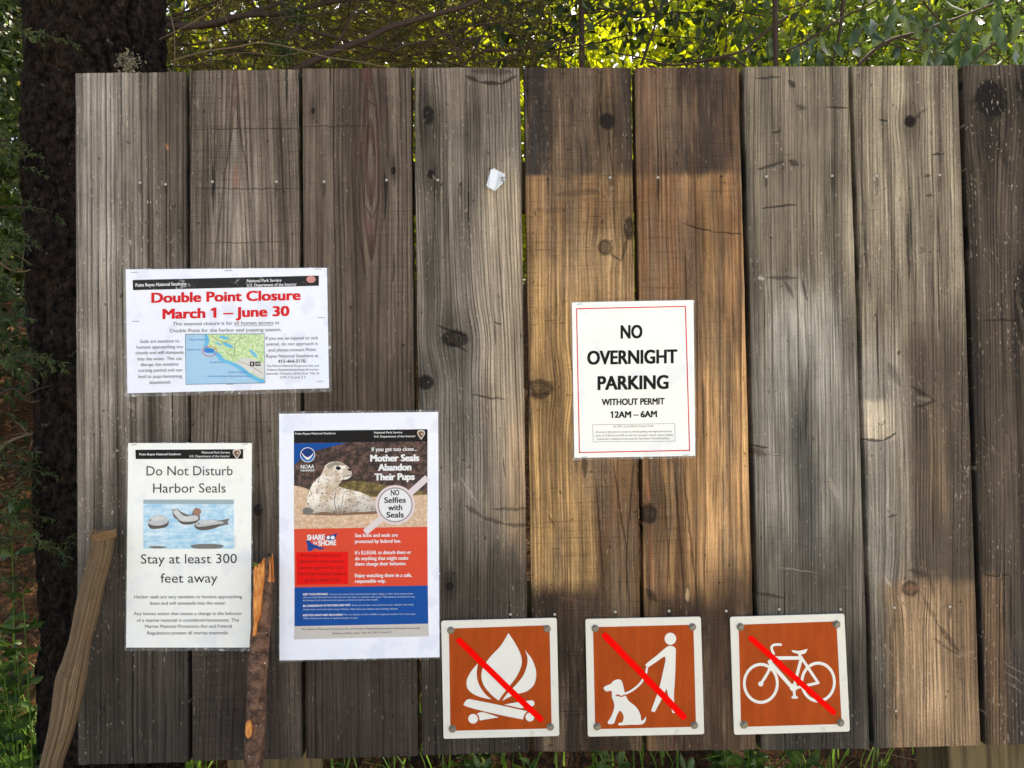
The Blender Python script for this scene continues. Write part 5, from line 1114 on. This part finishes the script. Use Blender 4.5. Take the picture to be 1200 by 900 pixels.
WEED = [((20, 800), .45, .17), ((30, 860), .5, .16), ((10, 740), .9, .2), ((42, 640), .42, .12), ((420, 905), .5, .18), ((530, 900), .42, .16), ((640, 910), .6, .18), ((705, 896), .45, .15), ((780, 912), .55, .18), ((885, 893), .42, .16), ((960, 905), .5, .2), ((1030, 905), .6, .18), ((1095, 900), .4, .14), ((560, 915), .8, .2), ((850, 915), .8, .2)]
WL = ['leafy green weed in the grass at the lower left', 'leafy weed beside the ribbed driftwood stick at the lower left corner', 'leafy weed higher on the bank at the left edge', 'small leafy sprig in front of the dark trunk at the left', 'weed under the plank left of the campfire sign', 'weed directly under the left half of the campfire sign', 'weed under the right edge of the campfire sign', 'weed under the left half of the dog sign', 'weed under the right half of the dog sign', 'upright bright weed under the left half of the bicycle sign', 'weed under the right half of the bicycle sign', 'weed under the plank right of the bicycle sign', 'upright weed beside the right post', 'weed deep in shade behind the campfire sign', 'weed deep in shade between the dog and bicycle signs']
for ((px, py), d, h), lb in zip(WEED, WL):
    top = P(px, py, -d); gz = ground_z(top.x, d); t = empty('weed', (top.x, d, gz), lb, 'plant', 'weeds growing at the foot of the board')
    mb = MB(); pos, dr = [], []
    hgt = max(h, top.z-gz+.03)
    for q in range(6):
        e = Vector((top.x+random.gauss(0, .05), d+random.gauss(0, .04), gz+hgt*random.uniform(.55, 1.05))); st = curve_pts([(top.x+random.gauss(0, .01), d, gz-.02), (top.x*.5+e.x*.5, d, (gz+e.z)/2), tuple(e)], 4); mb.tube(st, list(np.linspace(.003, .0012, len(st))), 5)
        for z_ in st[3:]:
            for w in range(3): pos.append(tuple(z_)); a = random.uniform(0, 6.28); dr.append((math.cos(a), math.sin(a), random.uniform(-.2, .6)))
    mb.build('stem', L_GRASS, t); n = len(pos); mesh_np('foliage', [leaf_arrays(np.array(pos), np.array(dr), .046*rng.uniform(.5, 1.4, n), .024*rng.uniform(.6, 1.2, n))], L_WEED, t)
# dry needles, leaves and twigs on the bank
n = 9000; xy = np.stack([rng.uniform(-3.4, 2.2, n), rng.uniform(.2, 3.6, n)], 1); xy = xy[(xy[:, 0] < -.75) | (xy[:, 1] > 1.4)]; n = len(xy); pos = np.array([(x, y, ground_z(x, y)+.006) for x, y in xy])
d = rdir(n); d[:, 2] = rng.uniform(.0, .5, n)
LIT = leaf_mat('dry_litter', rgb(98, 66, 40), rgb(150, 112, 68), .2, .8, 30)
o = mesh_np('leaf_litter', [leaf_arrays(pos, d, .05*rng.uniform(.4, 1.6, n), .012)], LIT, None, 'stuff'); tag(o, 'rust brown needles and dry leaves covering the bank', 'leaf litter')
TW = ['dead twig low across the bank at the left edge', 'crooked dead twig in front of the trunk at the left edge', 'long pale dead twig on the sunlit litter at the left', 'thin dead twig under the green conifer sprays', 'straw coloured dry stem under the bicycle sign', 'thin bare stem beside the weed under the right planks']
for (pts, d_, r, m), lb in zip([([(-20, 560), (12, 548), (30, 556), (48, 540)], .45, .006, TWIG), ([(-10, 470), (15, 455), (35, 470), (60, 462)], .4, .004, TWIG), ([(-20, 545), (10, 520), (40, 508), (60, 505)], .7, .005, PALE), ([(-10, 300), (20, 318), (45, 312)], .4, .003, PALE), ([(1000, 872), (1040, 884), (1075, 893)], .5, .0016, PALE), ([(1091, 870), (1100, 905), (1098, 940)], .5, .0016, TWIG)], TW):
    mb = MB(); pp = branch(mb, pts, d_, r, r*.5, 6); a = pp[len(pp)//2]
    o = mb.build('twig', m, None, origin=pp[0], smooth=True); tag(o, lb, 'twig', 'dead twigs on the bank')
    if r > .002:
        for q in range(5): mb = MB(); s2 = pp[random.randrange(2, len(pp)-1)]; e = s2+Vector((random.gauss(0, .03), random.gauss(0, .02), random.gauss(.01, .03))); mb.tube([s2, (s2+e)/2+Vector((0, 0, .004)), e], [r*.5, r*.4, r*.2], 4); mb.build('side_shoot', m, o)
